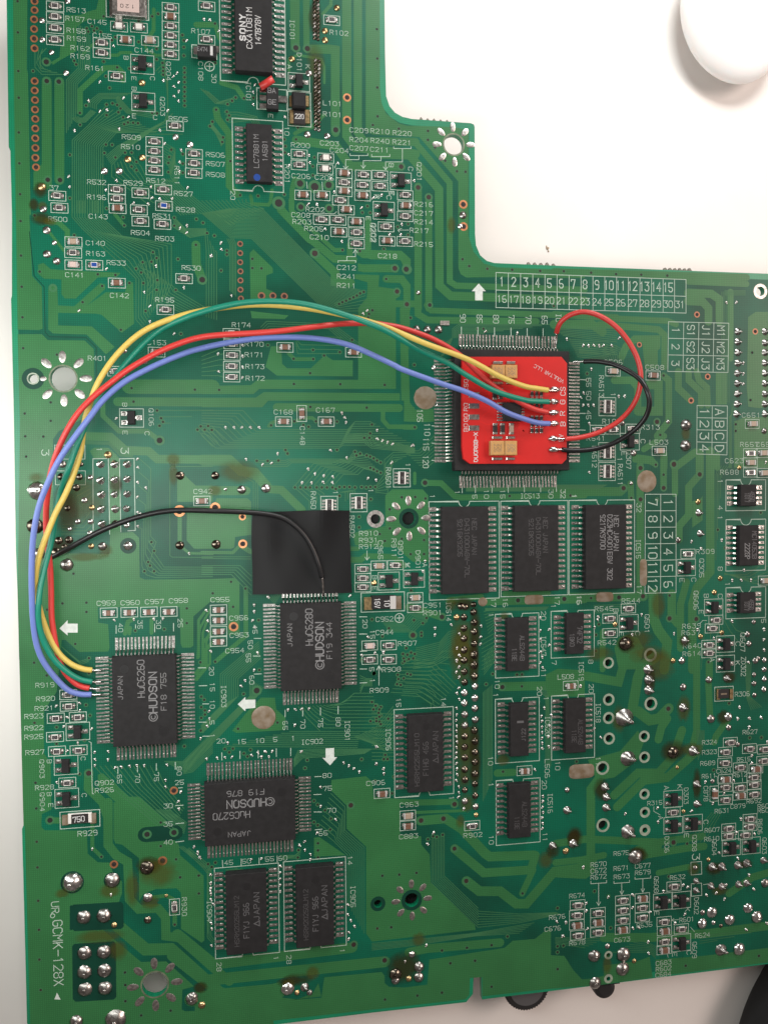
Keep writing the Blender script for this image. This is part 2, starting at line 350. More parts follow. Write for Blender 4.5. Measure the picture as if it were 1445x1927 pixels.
DATA_TEXT = '''
T 0 0
p 88 -40 187 -40 183 462 190 500 208 1400 212 1460 108 1460 95 600
w 66 318 548 318 1225
w 66 404 552 404 1222
p 228 1165 288 1110 350 1110 352 1270 300 1292 228 1290
p 440 100 545 98 600 75 655 60 675 -30 722 -30 716 130 600 130 560 150 523 180 520 345 410 405 360 438 345 420 405 385 410 315 435 300
w 36 545 765 545 610 712 458 800 455 838 495 838 545
w 20 985 300 1000 340 1060 372 1100 372
w 26 1045 60 1045 200 1020 240
w 18 640 290 560 370
w 22 750 372 800 372 820 355 890 355
w 40 1335 165 1445 165
b 4 238 345 238 455 285 503 430 503 / 315 325 275 368 275 438 303 468
b 7 537 160 537 455 452 540 452 900 / 612 240 612 480 525 570 525 770
b 5 600 720 600 690 675 632 890 632 / 655 740 655 710 695 668 800 668
b 5 490 800 520 828 580 828 650 760 / 530 790 540 800 565 800 620 745
b 5 800 650 880 740 1050 745 / 790 680 860 765 1050 800
b 15 492 1445 492 950 600 850 720 720 / 700 1445 700 1000 790 900 1060 895
b 7 720 1060 800 990 1140 810 1140 700 / 760 1120 850 1020 1000 910 1240 910
b 6 1060 480 1110 430 1115 400 1115 300 / 1140 540 1140 560 1140 740 1140 760
b 8 900 1060 960 1130 1000 1220 1180 1230 / 760 1120 760 1200 900 1300 1020 1400
b 8 1120 970 1190 1010 1190 1100 1230 1180 / 1120 1100 1150 1130 1160 1200 1200 1240
b 12 1180 1210 1260 1290 1445 1445 / 1010 1230 1100 1330 1230 1460
r 375 40 ; r 375 113 ; r 375 190 ; r 375 270 ; r 692 290 ; r 692 358
c 810 178 w ; c 945 185 w ; c 855 272 b ; c 1020 275 t
r 1160 50 ; c 1160 113 r ; r 1160 177 ; r 1160 242 ; r 1160 305 ; r 1160 368
r 1405 40 ; r 1405 268
q 968 435 ; q 975 690
r 795 517 ; r 1190 855 ; r 1050 962 ; r 1050 1028 ; r 1050 1092 ; r 1050 1155
r 1320 1045 ; r 1320 1110 ; r 1318 1175 ; r 795 1288 ; r 795 1350 ; c 800 1415 b ; r 955 1310
r 1110 1288 ; r 1115 1398 B ; r 390 1330 ; r 405 1412 ; r 945 1425
t R513 518 66 ; t R157 510 125 ; t C145 660 145 ; t R158 518 206 ; t C155 695 240 ; t R159 520 260 ; t R162 545 325 ; t R169 545 380
t R161 645 460 ; t C144 980 340 ; t B 857 390 90 ; t E 910 530 90 ; t C 1037 530 90 ; t B 912 600 90 ; t E 912 785 ; t C 1055 795
t Q204 1145 480 90 ; t Q203 1105 720 90 ; t R107 1365 210 ; t R505 1212 806 ; t R509 893 930 ; t R510 888 996 ; t R532 657 1236
t R529 905 1242 ; t R512 1060 1226 ; t R511 1203 1190 90 ; t R196 657 1338 ; t R527 1247 1314 ; t R528 1262 1424 ; t 37 367 1275
k 235 5 26 ; k 235 65 26 ; k 232 128 26 ; k 232 194 26 ; k 232 260 26 ; k 235 325 26
k 236 548 26 ; k 236 612 26 ; k 238 677 26 ; k 238 742 26 ; k 240 806 26 ; k 240 871 26 ; k 240 937 26 ; k 241 1003 26 ; k 241 1070 26 ; k 245 1134 26
V 318 548 16 ; V 400 552 16 ; V 325 1220 16 ; V 408 1222 16 ; V 315 418 18
S 285 135 22 ; S 287 265 20 ; S 350 352 20 ; S 450 492 20 ; S 965 560 24 g ; S 870 1080 24 g ; S 968 1070 24 g ; S 710 1160 25 ; S 810 1160 25 ; S 1195 928 22 ; S 1292 980 24
S 285 1268 28 g ; S 295 1420 26 ; S 460 5 20
v 120 5 ; v 122 217 ; v 125 480 ; v 128 662 ; v 128 898 ; v 132 1108 ; v 137 1318 ; v 797 455 ; v 880 463 ; v 745 595 ; v 705 108 ; v 1035 108 ; v 943 140 ; v 1065 328
v 943 282 ; v 543 765 ; v 760 270 ; v 785 250 ; v 705 415 ; v 720 515 ; v 590 190 ; v 625 175 ; v 660 190 ; v 600 212 ; v 640 205 ; v 685 215 ; v 505 410 ; v 518 435 ; v 225 480
v 1065 400 ; v 1105 425 ; v 1110 455 ; v 1110 480 ; v 1110 505 ; v 1255 460 ; v 1255 490 ; v 1255 523 ; v 1255 555 ; v 1255 590 ; v 1255 620 ; v 1255 652 ; v 1255 683 ; v 1255 715
v 725 708 ; v 765 700 ; v 797 710 ; v 820 735 ; v 805 760 ; v 725 780 ; v 838 795 ; v 870 830 ; v 905 832 ; v 938 835 ; v 845 842 ; v 545 845 ; v 585 715 ; v 1035 765 ; v 1068 768
v 1165 1015 ; v 1243 1045 ; v 1150 1065 ; v 1243 1110 ; v 1145 1105 ; v 1145 1168 ; v 1243 1172 ; v 720 980 ; v 762 982 ; v 710 1038 ; v 785 1068 ; v 850 1035 ; v 895 1035 ; v 928 1098 ; v 895 1130 ; v 928 1155
v 1240 235 ; v 1250 272 ; v 1250 318 ; v 1250 375 ; v 1075 90 ; v 475 1050 ; v 475 1345
s 600 680 ; s 680 750 ; s 725 740 ; s 680 550 ; s 875 790 ; s 810 870 ; s 505 880 ; s 1140 745 ; s 1205 490 ; s 1180 515 ; s 1215 553 ; s 1180 582 ; s 1215 615 ; s 1180 648 ; s 1212 680
s 1085 880 ; s 1120 970 ; s 1230 1015 ; s 468 1195 ; s 472 1265 ; s 720 1285 ; s 790 1222 ; s 1025 1265 ; s 1085 1345 ; s 1035 1340 ; s 1275 1270 ; s 910 1375 ; s 1005 1380 ; s 1270 270 ; s 1385 125
s 840 660 ; s 1110 540 ; s 770 305 ; s 1170 1345 ; s 1220 1160 ; s 1220 1095
f 275 1290 60 70 d ; f 290 1400 40 40
T 350 0
p 1222 -40 1316 -40 1318 600 1330 700 1360 770 1445 835 1560 870 1560 905 1250 905 1222 880
w 56 1168 -40 1168 900 1210 958 1560 962
w 62 1092 -40 1092 920 1150 1000 1560 1045
p 985 300 1045 310 1045 900 985 900
w 56 1015 880 1015 900
p 840 300 985 300 1040 315 1040 365 850 360 840 335 800 340 795 -20 840 -20
p 706 -20 772 -20 772 335 712 335
w 62 750 950 1020 990 1085 1085 1120 1128 1445 1128
w 48 205 745 215 800 292 905 295 1260 350 1320
w 36 240 560 345 592 390 660
w 30 70 170 200 165 215 220 230 260
w 34 720 1445 720 1290 740 1210
w 26 740 905 790 880 860 860 935 780
w 22 930 90 985 30 985 -20
w 40 625 1378 640 1430 690 1480
w 24 585 1290 575 1370 560 1390 450 1385 440 1330
w 18 700 480 700 400 760 370 920 400 940 450 940 560
b 5 260 760 350 760 480 790 500 840 / 290 830 310 830 440 815 455 840
b 4 150 620 230 690 330 660 345 655 / 100 600 200 700 270 705 290 705
b 6 170 830 250 930 250 950 260 960 / 160 855 200 900 230 960 240 990
t IC101 722 200 90 30 145 ; t C108 100 480 90 ; t 30 190 530 90 ; t IC101 425 620 90 30 140 ; t E 575 785 90
O 160 448 32
t D101 770 420 90 ; t A 705 450 90 ; t K 828 450 90 ; t R102 1040 220 ; t L101 995 700 ; t R101 995 775
q 768 555 145 120
r 990 135
S 720 398 22 g ; S 945 207 22 g ; S 945 270 22 g ; S 1025 50 22 g ; S 825 912 24 ; S 960 922 22 ; S 835 495 24
V 747 322 18 ; V 825 327 18 ; k 1095 660 28 ; k 1095 813 28 ; V 1018 880 18 ; v 1297 195 ; v 1300 395 ; v 1300 592 ; v 1303 790 ; v 1268 845
v 197 157 ; v 205 743 ; v 338 660 ; v 313 682 ; v 283 705 ; v 278 757 ; v 293 782 ; v 283 812 ; v 180 825 ; v 163 855 ; v 252 932 ; v 247 963 ; v 395 665 ; v 458 662 ; v 200 425 ; v 302 1093 ; v 368 1325 ; v 668 945 ; v 675 992 ; v 672 1035 ; v 748 945 ; v 873 1068 ; v 862 1128 ; v 862 1190 ; v 668 1320 ; v 490 1330 ; v 760 865
s 120 125 ; s 160 130 ; s 225 205 ; s 470 570 ; s 455 620 ; s 455 705 ; s 670 790 ; s 695 1045 ; s 835 1050 ; s 700 1120 ; s 840 1100 ; s 985 1210 ; s 1030 1105 ; s 1005 1300 ; s 830 1385 ; s 890 1385 ; s 10 1270
t 10 685 888 90 ; t 20 318 1325 90 ; t R506 200 1050 ; t R507 200 1112 ; t R508 200 1185
r 770 1047 ; r 770 1120 ; c 950 1073 w ; c 945 1148 w ; t R200 778 985 ; t C203 975 972 ; t C204 1042 1020 ; t R201 688 1180 90 ; t C206 782 1195 ; t C205 940 1205
V 775 1245 22 d ; V 875 1268 26 ; V 970 1255 22 d ; V 630 1378 26
c 795 1325 b ; c 925 1328 b ; c 1075 1178 b ; r 1075 1240 ; c 1075 1300 b ; r 1050 1362 ; c 1090 1425 b ; r 1205 1188 ; r 1200 1258 ; c 1200 1330 b ; r 1318 1190 ; r 1318 1265
t C209 1175 883 ; t R210 1318 890 ; t R204 1175 948 ; t R240 1318 955 ; t C207 1175 1005 ; t C211 1315 1015
l 4 1115 1042 1115 1055 1235 1055 1235 1042 ; l 4 1175 1055 1175 1083 1085 1083 1085 1145 ; l 4 1070 1128 1085 1147 1100 1128
l 4 1262 1048 1262 1062 1385 1062 1385 1048 ; l 4 1325 1062 1325 1090 1205 1090 1205 1142 ; l 4 1190 1122 1205 1142 1220 1122
l 4 1010 1140 1025 1100
t R202 878 1422 ; t E 1400 1310 90 ; t R 1300 1335 90
l 4 820 1235 825 1280 ; l 4 925 1235 928 1290
f 880 420 75 160 ; f 880 120 60 160 d ; f 890 650 45 240 d
T 700 180
t R220 205 253 ; t R221 203 315 ; l 4 147 345 147 357 265 357 265 345 ; l 4 206 357 206 448 92 448 92 500 ; l 4 77 482 92 502 107 482
q 195 580 ; t B 130 470 90 ; t C 262 495 90 ; t Q201 320 515 90 ; t E 130 660 90 ; t C 115 690 90 ; t A 30 685 90
q 80 780 ; r 225 675 ; c 228 748 b ; r 225 820 ; t R216 350 737 ; t C217 350 797 ; t R214 350 857 ; t R217 320 915 ; t R215 350 1008 ; r 95 890 ; c 103 987 b ; r 222 990 ; t Q202 12 930 90 ; t C218 105 1088
l 3 175 912 250 912 ; l 3 200 900 175 912 185 925
k 620 737 29 ; k 622 888 29 ; S 600 885 20 ; S 618 810 26 n
V 313 622 16 b ; V 385 688 16 b ; V 198 480 16 b ; V 155 1172 17 b ; V 232 1178 18 ; v 97 1243 ; V 170 1330 15 b ; S 315 1337 16 ; V 237 1417 15 b ; V 392 1422 13
v 38 138 ; v 5 197 ; v 182 222 ; v 380 237 ; v 380 298 ; v 428 350 ; v 497 440 ; v 577 512 ; v 635 515 ; v 615 1110 ; v 660 1157 ; v 783 1175 b ; v 952 1182 ; v 1142 1190 ; v 1303 1192
v 245 870 ; v 175 890 ; v 245 945 ; v 80 1040 ; s 200 870 ; s 195 940 ; s 120 940 ; s 285 572 ; s 65 670 ; s 10 690
p 200 200 560 210 655 232 655 950 690 1060 760 1140 850 1165 1445 1187 1445 1238 830 1232 640 1235 602 1212 586 1170 585 580 320 278 0 262 0 205 60 190
w 44 0 312 290 312 527 590 528 1262 572 1290 1445 1318
w 60 0 392 255 402 455 635 458 1290 535 1360 1445 1392
w 52 313 615 313 1445
w 48 385 690 385 1445
w 56 -60 1075 190 1080 235 1120 235 1175
w 54 -60 1172 155 1172
w 50 97 1243 200 1245 237 1290 237 1445
l 3 843 1205 843 1205
P 725 1275 773 1328 752 1328 752 1390 700 1390 700 1328 677 1328
f 540 880 40 70
T 760 480
w 46 -60 330 95 330 95 400 160 440 900 450
w 40 155 340 185 375 850 400 1445 420
p 0 180 40 200 40 600 30 640 40 1000 75 1050 200 1045 205 1130 150 1135 0 1130
w 34 0 1168 75 1170
S 87 500 24 n ; S 160 505 26 n ; S 235 505 28 n ; v 97 250 b ; V 20 95 20 ; v 175 337 b ; v 25 335 b
B 245 445 308 478
s 555 515 ; s 770 525 ; s 1105 567 ; s 60 1290 ; S 203 765 18 ; S 225 1020 10
v 45 425 ; v 70 745 ; v 73 1170 ; v 262 590 ; v 500 500 ; v 540 500 ; v 1018 345 b
X 145 970 78 78
t 90 400 428 90 36 62 ; t 85 513 432 90 36 62 ; t 80 625 434 90 36 62 ; t 75 730 436 90 36 62 ; t 70 845 438 90 36 62 ; t 65 955 440 90 36 62 ; t IC 1050 425 90 34 60
l 5 390 488 390 540 ; l 5 502 490 502 548 ; l 5 615 493 615 550 ; l 5 727 495 727 550 ; l 5 837 498 837 553 ; l 5 945 500 945 555
t 105 108 1090 90 36 90 ; t 110 158 1185 90 36 90 ; t 115 150 1285 90 36 90 ; t 120 148 1405 90 36 90
l 5 190 1160 228 1162 ; l 5 190 1278 228 1280 ; l 5 190 1395 228 1397
b 9 330 560 330 500 370 470 1000 470 / 400 560 400 545 420 540 480 540
b 7 1000 480 1445 500 / 1080 545 1445 590
b 5 1190 600 1445 615 / 1190 660 1445 675
b 8 0 1330 100 1330 235 1200 / 120 1445 160 1440 235 1380
b 8 300 660 300 640 330 560 / 240 700 270 660 270 600
l 5 1195 845 1235 848 ; l 5 1195 1075 1230 1076 ; l 5 1190 1188 1230 1190
T 1045 480
w 48 -10 112 600 130 1300 150
w 40 900 178 1300 195
w 55 900 310 1000 315 1040 360 1040 450
w 55 900 255 1060 262 1115 300 1115 450
w 40 -10 400 400 430 760 445 820 470
w 44 300 470 700 505 740 540 740 760
w 60 -10 470 250 470 320 520
w 50 450 690 480 620 540 570 690 570 690 620
p 590 590 680 590 695 620 695 770 610 770 600 700
w 48 835 790 835 905 922 988
w 44 905 795 905 850 990 930 990 1020
w 44 960 790 975 850 1030 900 1035 1020
w 46 735 820 770 850 770 1130 690 1230
w 60 640 880 700 880 700 1060 560 1060
w 50 400 850 520 850 560 900 560 1020
p 1090 800 1165 800 1165 1015 1090 1015
w 44 1190 250 1190 700
p 1310 420 1360 385 1445 385 1445 1030 1385 1040 1310 1030 1300 900
p 1215 1130 1290 1100 1445 1100 1445 1445 1215 1445
w 40 600 1320 740 1230 ; w 40 540 1390 640 1400 680 1420
w 44 740 1350 740 1445 ; w 50 810 1445 950 1340 ; w 40 1100 1360 1100 1445
t C508 675 762 ; t C506 392 727 ; t RA513 312 890 90 31 150 ; t R10 365 1130 ; t R313 645 1170 ; t R541 275 1245 ; t C 595 1265 90 ; t E 465 1348 90 ; t Q307 497 1390 90 ; t L503 703 1272 ; t RA512 265 1370 90 31 150
t 55 225 865 90 ; t 50 225 955 90 ; t 45 225 1085 90 ; t 1 392 948 90 ; t 1 437 1388 90
l 5 162 845 200 847 ; l 5 165 1075 202 1076 ; l 5 160 1188 202 1190
c 663 818 b ; c 390 790 t ; r 285 1188 ; r 390 1185 ; r 525 1180 ; q 505 1268 ; c 705 1330 t
a 352 1030 ; a 350 1337
t C651 1330 1088 ; c 1337 1147 t ; t R657 1318 1287 ; t C65 1410 1287 ; r 1325 1347 ; c 1410 1345 t ; t C623 1215 1398 ; c 1325 1410 t
k 962 403 20 b ; k 570 608 18 b ; k 1035 825 20 b ; k 922 988 20 b ; V 690 1133 15 b ; V 805 1422 17 b ; k 1358 518 20 b
S 888 1155 38 n ; S 885 1295 38 n ; S 765 1132 14 ; S 452 1140 20 n ; S 1418 1195 20 n ; S 532 1345 22 n
S 1240 520 24 p ; S 1240 590 24 p ; S 1240 662 24 p ; S 1240 733 24 p ; S 1238 803 24 p ; S 1238 873 24 p ; S 1238 943 24 p ; S 1236 1012 24 p ; S 1232 1080 24 p
S 1425 520 24 p ; S 1425 595 24 p ; S 1425 662 24 p ; S 1425 733 24 p ; S 1425 803 24 p ; S 1425 873 24 p ; S 1425 943 24 p ; S 1425 1012 24 p ; S 1425 1080 24 p
s 190 610 ; s 225 612 ; s 258 610 ; s 295 612 ; s 327 612 ; s 380 612 ; s 435 560 ; s 430 957 ; s 470 957 ; s 190 935 ; s 190 1018 ; s 222 1018 ; s 258 1018 ; s 228 1142 ; s 1277 730 ; s 1277 803 ; s 1277 873 ; s 1160 318 ; s 1230 318 ; s 242 772 ; s 170 965 ; s 1430 1405
v 57 110 ; v 242 118 ; v 412 128 ; v 583 132 ; v 760 138 ; v 735 818 ; v 712 1222 ; v 682 1425 ; v 1337 662 ; v 215 805 ; v 215 850 ; v 1225 1150 ; v 1225 1195 ; v 1325 985
b 10 90 570 350 590 460 640 460 740 / 150 690 250 700 330 700 350 720
b 6 1130 250 1130 780 1130 1000 / 1180 250 1180 780 1180 1000
b 5 1150 270 1290 270 / 1150 240 1290 240
b 4 1225 1060 1180 1100 1180 1445 / 1200 1010 1195 1100 1195 1445
f 885 1210 40 60
T 0 380
p 108 -20 195 -20 205 180 218 500 285 575 290 860 265 870 120 866
p 120 898 285 898 325 938 575 940 638 1000 645 1460 135 1460
p 258 425 295 412 345 455 440 462 820 480 800 505 665 512 515 655 440 655 418 625 418 525 300 520 262 490
p 328 590 360 562 390 590 395 702 505 707 680 550 715 560 715 590 590 705 720 612 850 612 870 545 905 545 912 825 828 888 690 765 650 758 395 752 395 838 625 845 780 985 720 1035 590 900 360 893 328 865
n 5 200 200 232 500 300 575 308 885 335 915 585 920 655 990 655 1200
w 100 880 1255 1445 1255
w 62 800 1357 1445 1360
w 60 1332 290 1335 420 1375 527
w 36 250 110 400 140 458 195 458 240
w 26 780 80 845 160
w 20 325 190 435 330
b 13 490 -10 490 100 560 180 820 420 925 520 925 800 970 850 / 700 -10 700 110 830 230 1165 285 1165 560 1130 640 1095 650
b 8 1040 480 1040 660 1250 760 / 1165 560 1200 600 1400 720
b 6 1070 380 1070 570 1000 640 1000 700 / 940 420 960 450 1000 460 1020 480
b 8 1180 100 1260 180 1400 180 / 1180 170 1290 240 1400 220
t R500 393 115 ; c 500 270 t ; t C140 648 278 ; r 498 345 ; t R163 650 350 ; c 500 427 p ; r 642 428 B ; t R533 790 412 ; t C141 508 495 ; c 795 550 b ; t C142 812 635 ; t C143 668 97 ; r 955 130 ; t R504 955 208 ; r 1105 150 ; t R503 1120 248 ; t R531 1102 95 ; r 1252 520 ; t R530 1300 447 ; r 1125 732 ; t R195 1120 664 ; t C153 1065 955 ; c 1065 1020 b ; t R401 662 1062 ; r 790 1150
S 318 190 28 n ; S 370 275 18 ; S 320 352 28 n ; S 385 400 26 n ; S 845 1010 20 ; S 990 1085 18
v 140 128 ; v 143 363 ; v 148 575 ; v 153 783 ; v 158 993 ; v 387 1037 ; v 345 1362 ; v 168 1437 ; v 695 570 ; v 562 680 ; v 880 550 ; v 822 868 ; v 785 495 ; v 665 490 ; v 270 472 ; v 845 158 ; v 838 102 ; v 1332 290 ; V 1375 527 20 ; v 235 90 ; v 1325 1275 ; v 908 1357 ; v 895 1265 ; v 960 478 ; v 1030 405 ; v 1065 380 ; v 925 452 ; v 970 408 ; v 1070 530 ; v 1065 597 ; v 975 550 ; v 990 740 ; v 1040 340 ; v 1185 105 ; v 1185 160 ; v 1335 115 ; v 1380 140 ; v 1210 387 ; v 1195 597 ; v 1230 895 ; v 505 225 ; v 725 42
s 1060 430 ; s 980 608 ; s 1020 705 ; s 1020 808 ; s 725 450 ; s 540 735 ; s 1250 578 ; s 1270 155 ; s 1225 172 ; s 1270 205 ; s 1435 360
s 1185 892 ; f 280 110 90 60 d ; f 230 20 40 60 d ; f 340 130 60 40
T 380 380
p 325 345 350 320 480 445 483 480 437 498 437 590 480 605 480 660 330 670
p 330 740 590 770 560 795 340 790
w 55 523 5 545 60 730 250 760 268 900 385 1030 392
w 30 605 -20 605 50 800 235 900 325 955 325
w 60 767 350 905 480 905 540 1010 548
p 1060 415 1100 425 1320 425 1330 478 1060 470
p 1040 490 1205 495 1200 575 1125 580 1125 545 1040 520
p 1125 580 1205 575 1345 595 1345 640 1318 655 1318 1270 390 1270 350 1305 0 1305 0 1250 330 1245 380 1207 1062 1208 1062 720 1120 650
p 0 1330 365 1330 420 1292 1345 1300 1345 1350 450 1350 410 1395 0 1395
w 56 510 1395 1340 1400
w 50 1252 522 1360 525 1393 580 1393 695
p 1345 720 1400 700 1402 1350 1355 1350
p 470 980 540 980 545 1100 580 1130 740 1130 835 1040 890 1075 1025 1075 1025 1185 510 1180 432 1120
w 26 590 1030 630 1067 757 1067 ; w 40 1130 110 1130 345 ; w 46 1070 340 1150 365 1365 370 1400 455
w 40 1005 290 1005 400
b 22 180 45 270 45 410 45 915 560 1105 605 / 0 75 195 242 335 245 790 690 860 745
b 12 0 -10 90 70 200 160 / 300 -20 300 0 420 45
b 5 90 330 100 340 100 800 / 20 200 30 330 30 780
b 5 215 250 230 280 230 640 / 170 250 190 290 190 600
b 6 900 690 1100 610 / 930 740 1150 740
b 4 400 850 440 810 900 830 / 420 900 460 860 900 860
b 5 860 860 1000 980 / 920 850 1080 970
b 6 0 1050 120 1000 150 990 / 0 1180 110 1180 150 1190
b 5 640 960 650 1030 930 1030 / 640 910 700 910 950 920
r 812 120 ; r 925 122 ; c 1048 135 b ; c 930 203 b ; r 1050 207 ; r 1050 283
t C208 672 87 ; t R203 680 133 ; t R205 760 180 ; t C210 798 238 ; t Q202 1160 205 90 ; t E 1130 110 90 ; t C212 982 445 ; t R241 982 505 ; t R211 982 567
l 4 1043 325 1043 370 985 370 985 398 ; l 4 925 410 925 398 1045 398 1045 410 ; l 4 1028 345 1043 322 1058 345 ; l 3 735 78 900 78 915 65
t R174 268 835 ; t R170 355 965 ; t R171 355 1038 ; t R173 360 1118 ; t R172 362 1198 ; r 205 965 ; r 200 893 ; r 205 1042 ; r 203 1117 ; r 203 1190 ; c 565 988 b ; c 1030 1022 b
s 275 1045 ; s 275 1118 ; s 275 1190 ; s 275 970 ; s 110 1028 ; s 112 1150
k 260 283 20 b ; k 260 346 20 b ; k 260 408 20 b ; k 262 470 20 b ; k 262 532 20 b ; k 262 595 20 b ; k 265 655 20 b ; k 405 637 26 b ; k 482 637 24 b ; k 560 640 24 b ; V 767 348 20 b ; V 672 32 18 d ; V 865 42 18 d
v 343 385 ; v 343 448 ; v 405 450 ; v 955 325 ; v 1252 522 ; v 1238 318 ; v 623 1065 ; v 757 1067 ; v 830 1043 ; v 755 1005 ; v 735 1163 ; v 625 1237 ; v 940 1238 ; v 1242 1243 ; v 117 1277 ; v 737 1393 ; v 1120 1398 ; v 937 1020 ; v 448 972 ; v 1090 70 ; v 1125 27 ; v 1143 72 ; v 1073 332 ; v 170 330 ; v 170 355 ; v 85 228 ; v 35 210 ; v 130 465 ; v 1100 610 ; v 1075 620 ; v 1053 635 ; v 1030 647 ; v 1005 658 ; v 980 670 ; v 955 680 ; v 932 692 ; v 1158 735 ; v 1135 760 ; v 1130 785 ; v 1020 937
s 130 272 ; s 130 318 ; s 63 360 ; s 200 632 ; s 1125 735 ; s 1095 755 ; s 1065 780 ; s 950 263 ; s 835 180 ; s 1085 35 ; s 725 10 ; s 780 10
T 0 760
p 138 -20 645 -20 640 60 400 185 360 240 360 900 362 1015 745 1020 748 880 905 872 945 910 950 1180 985 1195 1445 1190 1592 1185 1628 1215 1628 1572 1550 1572 1550 1360 1430 1345 1315 1445 1315 1645 1295 1658 1240 1658 1228 1630 1222 1382 665 1382 668 1488 735 1498 745 1660 735 1685 540 1688 445 1605 420 1605 395 1870 385 1960 300 2085 300 2380 345 2440 350 2760 285 2790 280 2870 160 2870 120 1300
n 3 640 130 640 60
w 60 590 220 750 225 850 315 1010 322 1070 375 1445 378
w 34 700 -20 700 80 810 185 1000 185 1085 248
p 610 320 640 298 735 298 800 352 760 372 640 372
w 70 780 385 782 870
p 1205 500 1250 480 1330 555 1445 555 1445 665 1205 665
p 1270 700 1445 700 1445 985 1320 985 1270 930
w 28 1222 720 1222 960 ; w 18 1222 962 1285 1015 1445 1020
b 6 945 370 1025 440 1025 900 1062 940 1040 1000 1115 1110 1445 1110 / 945 840 965 850 965 1100 985 1150 1000 1165 1060 1182 1445 1175
b 1 1445 425 1165 425 1155 440 1155 1030 1170 1042 1445 1045 / 1445 425 1165 425 1155 440 1155 1030 1170 1042 1445 1045
b 5 1340 175 1445 290 / 1440 150 1520 240
b 3 1070 45 1445 42 / 1100 130 1160 130
b 3 580 270 740 275 820 355 900 360 / 570 255 745 262 830 345 905 350
b 4 430 820 550 820 610 740 / 420 885 600 885 660 840
b 4 500 600 600 560 / 560 690 630 620
q 895 95 162 125 ; t Q106 1028 90 90 30 125 ; t E 850 195 90 ; t C 1000 200 90 ; V 1085 248 20 ; s 793 95 ; t C942 1380 595 ; c 1373 660 b
t B 848 5 90 ; t 3 308 330 90 48 50 ; t 3 848 318 90 50 50 ; t 1 675 310 90 34 34
l 5 728 371 632 373 634 880 ; l 5 737 370 746 885 ; l 5 822 870 812 373 912 371 920 860 870 863
l 4 370 280 578 280 578 375 372 375 372 282 ; l 4 375 455 580 455 582 550 378 550 376 456
S 685 410 28 u ; S 780 410 28 u ; S 865 410 28 u ; S 685 520 28 u ; S 780 515 28 u ; S 865 510 26 u ; S 690 615 28 u ; S 780 615 26 u ; S 865 612 26 u ; S 690 715 28 u ; S 785 715 28 u ; S 862 712 26 u ; S 695 815 28 u ; S 785 815 26 d ; S 862 825 20
S 615 500 20 ; S 575 655 22 ; S 625 705 20 g ; S 617 800 22 ; S 610 878 18 ; S 697 968 30 n ; S 872 965 32 ; S 620 968 20 g ; S 735 345 26 g ; S 530 800 20 ; S 475 850 16
S 255 590 66 ; S 240 830 58 d ; S 265 1020 42 n ; S 455 1095 46 n ; S 425 410 26 n ; S 415 495 26 d ; S 540 495 24 d ; S 550 410 18 d ; S 520 570 26 d ; S 460 710 22 d ; S 400 930 28 d ; S 470 925 28 d ; S 440 975 24 d ; S 380 1010 34 d
S 1225 487 30 d ; S 1222 962 30 d ; k 1220 728 40
s 935 372 ; s 935 430 ; s 935 530 ; s 990 568 ; s 935 630 ; s 935 735 ; s 955 745 ; s 935 830 ; s 1285 1015
v 168 65 ; v 345 115 ; v 172 220 ; v 295 222 ; v 178 358 ; v 500 1155 ; v 425 1357 ; v 588 1352 ; v 588 1415 ; v 1270 1390 ; v 1440 1287 ; v 1095 97 ; v 1108 122 ; v 1085 148 ; v 1068 45 ; v 1343 175 ; v 1365 152 ; v 1392 175 ; v 1415 150 ; v 1440 177 ; v 1030 940 ; v 1048 1000 ; v 1008 1075 ; v 1020 1100 ; v 1048 1138 ; v 982 1138 ; v 320 1400
t C959 722 1355 ; t C960 885 1352 ; t C957 1050 1345 ; t C958 1213 1338
d 872 965 55
f 560 640 200 220 ; f 450 720 100 240 d ; f 430 960 110 80 d ; f 1180 380 60 60 ; f 250 500 70 50 ; f 600 1040 170 40 ; f 720 1000 60 60 ; f 790 550 60 80 d ; f 1180 480 40 100
T 380 760
p 78 690 100 642 310 642 335 665 335 890 225 905 220 975 200 985 0 985 0 700
w 62 0 590 300 590
w 70 0 380 185 380 265 455 360 470 440 560
w 55 460 580 540 585 680 722
w 28 298 1253 298 1462
w 22 0 1010 210 1012 260 960
w 34 330 1005 260 960
w 30 1230 40 1230 110 1270 155 1445 155
p 1390 70 1420 20 1445 20 1445 115 1400 115
w 24 455 150 470 130 500 118 ; w 24 640 118 690 95 750 95 780 118
w 30 1010 985 1060 985 ; w 40 1005 1060 1080 1060 1110 1035 1300 1040 1370 1100
b 11 0 45 280 45 400 175 990 175 1040 120 1150 120 / 0 215 20 235 95 300 930 300 960 280 1445 280
b 9 632 565 632 555 760 405 880 405 940 380 1100 350 / 905 565 905 545 960 480 1060 480 1100 440 1215 468
b 4 400 425 580 425 610 400 1000 400 1060 350 1120 350 / 380 385 560 385 590 375 1000 375 1020 340 1040 330
b 5 0 1100 260 1100 335 1170 / 0 1160 200 1160 335 1300
b 5 632 570 730 660 730 720 / 770 570 830 610 830 620
b 8 1000 210 1100 200 1200 230 1445 300 / 960 260 1100 260 1150 300 1445 330
b 6 1180 560 1240 480 1240 380 1300 330 1445 330 / 1180 600 1260 610 1280 520 1290 420 1300 400
b 5 940 600 975 600 975 660 / 1000 590 1040 590 1040 610
b 2 0 1040 330 1040 / 0 1050 330 1055
b 3 350 720 350 530 300 505 180 400 0 400 / 380 720 380 510 310 480 200 420 0 420
